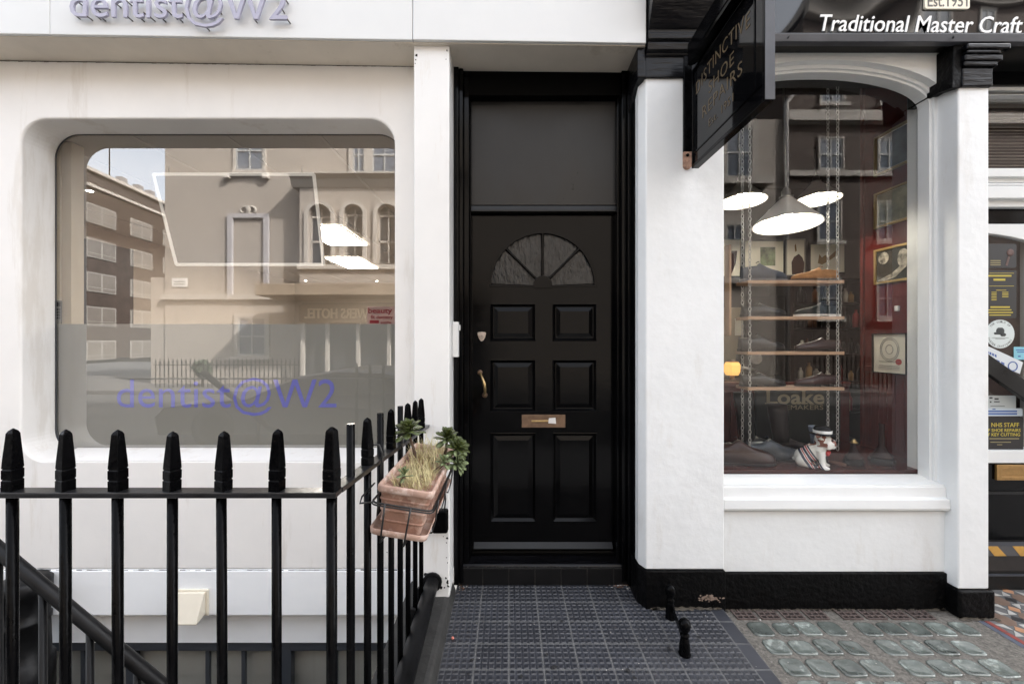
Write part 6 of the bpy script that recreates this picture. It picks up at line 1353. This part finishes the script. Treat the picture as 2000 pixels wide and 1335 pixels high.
# railings across the road
def railrun(name, label, x0, x1, y, h):
    th = thing(name, label, 'railing', ((x0 + x1) / 2, y, -.03)); irn = M['iron']
    MB().box(x0, x1, y - .02, y + .02, h - .22, h - .19).build('top_rail', irn, parent=th); p = None; x = x0 + .06; i = 0
    while x < x1 and i < 140:
        if p is None: p = MB().lathe([(.014, 0), (.014, h + .03 - .16), (.026, h + .03 - .13), (.002, h + .03)], (x, y, -.03), 6).build('baluster', irn, parent=th); pl_ = p.location.copy()
        else: o = inst(p, 'baluster', th); o.location = pl_ + Vector((x - x0 - .06, 0, 0))
        x += .135; i += 1
    return th
railrun('hotel_railing', 'black spear railings in front of the cream hotel across the road', mx(300, mL, -7.7), mx(585, mL, -7.7), -7.7, .88)
railrun('terrace_railing', 'black spear railings in front of the brick terrace across the road', bx0, bx0 + 8, -7.7, 1.0)
# tall brick block up the side street
blk = thing('brick_apartment_block', 'brown brick apartment block with white casements beyond the hotel', 'building', (-33, -28, -.03))
A_ = Vector((-32.05, 2 * mL - 29.7, 0)); dirr = Vector((-.106, -1, 0)).normalized(); nrm = Vector((dirr.y, -dirr.x, 0)); nrm = nrm if nrm.x > 0 else -nrm
def tpx(px): return (28.9 / ((994 - px) / 810 - .106) - 29.7) * 1.0056
def bpt(t, off, z): return tuple(A_ + dirr * t + nrm * off + Vector((0, 0, z)))
def bbox(mb, t0, t1, o0, o1, z0, z1): return mb.hexa([bpt(t0, o0, z0), bpt(t1, o0, z0), bpt(t1, o1, z0), bpt(t0, o1, z0), bpt(t0, o0, z1), bpt(t1, o0, z1), bpt(t1, o1, z1), bpt(t0, o1, z1)])
hb = 13.32
brk2 = brickmat('dark_brown_brick', (.042, .025, .016), (.032, .020, .014), (.042, .03, .024), 2.4)
bbox(MB(), -3, 24, -8, 0, -.03, hb).build('wall', brk2, parent=blk)
bbox(MB(), -3.1, 24, -.2, .18, hb - .05, hb + .16).build('stone_band', stu2, parent=blk)
bbox(MB(), -3, 24, -8, -.25, hb + .16, hb + 1.25).build('attic_wall', mk_once('attic_brick', (.035, .026, .022), .85), parent=blk)
bbox(MB(), -3.2, 24, -8.1, .0, hb + 1.25, hb + 1.5).build('roof', stu2, parent=blk)
for t in (5.8, 7.6, 9.0): bbox(MB(), t, t + .6, -.9, -.4, hb + 1.5, hb + 2.1).build('chimney', mk_once('grey_vent', (.18, .17, .165), .7), parent=blk)
bbox(MB(), .3, 1.9, -.249, -.2, hb + .35, hb + 1.1).build('attic_hatch', mk_once('hatch_white', (.40, .39, .37), .7), parent=blk)
mb = MB(); mb.tube([bpt(tpx(251), -1.5, hb + 1.5), bpt(tpx(251), -1.5, hb + 9)], .05, 5); mb.build('aerial', M['iron'], parent=blk)
for fl in range(5):
    z1 = 12.0 - 2.65 * fl
    for pa, pb in ((100, 146), (167, 225), (254, 296), (318, 350)):
        t, t2 = tpx(pa), tpx(pb); w = t2 - t
        fo_ = bbox(MB(), t, t2, -.02, .07, z1 - 1.5, z1).build('window', mk_once('white_casement', (.22, .205, .185), .5), parent=blk)
        for k in (0, 1):
            a, b = t + w * (.04 + .49 * k), t + w * (.47 + .49 * k); bbox(MB(), a, b, .071, .085, z1 - 1.12, z1 - .09).build('pane', mk_once('casement_glass', (.13, .115, .10), .1), parent=fo_); bbox(MB(), a, b, .071, .085, z1 - 1.42, z1 - 1.18).build('pane', mk_once('casement_glass', (.13, .115, .10), .1), parent=fo_)
# parked car behind the photographer
car = thing('parked_car', 'low grey saloon car parked at the kerb in the window reflection', 'car', (-2.9, -1.75, -.15))
cp = mk('grey_car_paint', (.05, .05, .052), .35, coat=.1); cg = mk('car_glass', (.02, .022, .024), .05)
prof = [(-5.15, .20), (-5.2, .45), (-5.05, .62), (-4.3, .70), (-3.85, .74), (-3.2, 1.04), (-2.6, 1.14), (-1.9, 1.12), (-1.1, .90), (-.75, .80), (-.62, .5), (-.66, .22)]
rings = []
for s_, k in ((-.86, .92), (-.88, .97), (-.80, 1.0), (.80, 1.0), (.88, .97), (.86, .92)): rings.append([(x, -1.75 + (s_ if z < .75 else s_ * .80), -.15 + .2 + (z - .2) * (k if z > .6 else 1)) for x, z in prof])
MB().loft(rings, 0, True, False).build('body', cp, parent=car, bev=.05, seg=3, ang=20)
for s_ in (-1, 1):
    ys = -1.75 + s_ * .83
    MB().extr([(-3.75, .77), (-3.15, 1.0), (-2.6, 1.07), (-1.9, 1.05), (-1.25, .80)], ys - .03, ys + .03, 'y').build('window', cg, parent=car).location.z -= .15
    for x in (-4.35, -1.5):
        w_ = MB().lathe([(.20, -.10), (.30, -.09), (.31, -.05), (.31, .05), (.30, .09), (.20, .10)], (x, -1.75 + s_ * .80, .16), 20, axis='y').build('wheel', mk_once('tyre', (.015, .015, .015), .8), parent=car)
        MB().lathe([(.19, -.102), (.19, .102)], (x, -1.75 + s_ * .80, .16), 14, axis='y').build('rim', M['pipe'], parent=w_)
for s_ in (-1, 1): MB().ell((-5.12, -1.75 + s_ * .62, .38), (.08, .16, .07), 10, 6).build('headlight', M['whiteplastic'], parent=car)
# shrub by the hotel railings
sb = thing('clipped_shrub', 'small dark shrub by the hotel railings across the road', 'shrub', (mx(395, mL, -7.9), -7.9, -.03))
mb = MB(); c0 = Vector((mx(395, mL, -7.9), -7.9, .55))
for i in range(260):
    v = Vector((random.gauss(0, 1), random.gauss(0, 1), random.gauss(0, 1))).normalized() * random.uniform(.12, .26); v.z *= 1.1; p = c0 + v; a = Vector((random.gauss(0, 1), random.gauss(0, 1), random.gauss(0, 1))).normalized() * .07; b = a.cross(Vector((random.random(), random.random(), random.random()))).normalized() * .04
    mb.add([p - a, p + b, p + a, p - b], [(0, 1, 2, 3)])
mb.build('foliage', mk('dark_foliage', (.03, .05, .02), .7, var=.4, vs=5), parent=sb); MB().tube([(c0.x, c0.y, -.03), (c0.x, c0.y, .5)], .03, 6).build('stem', M['stem'], parent=sb)
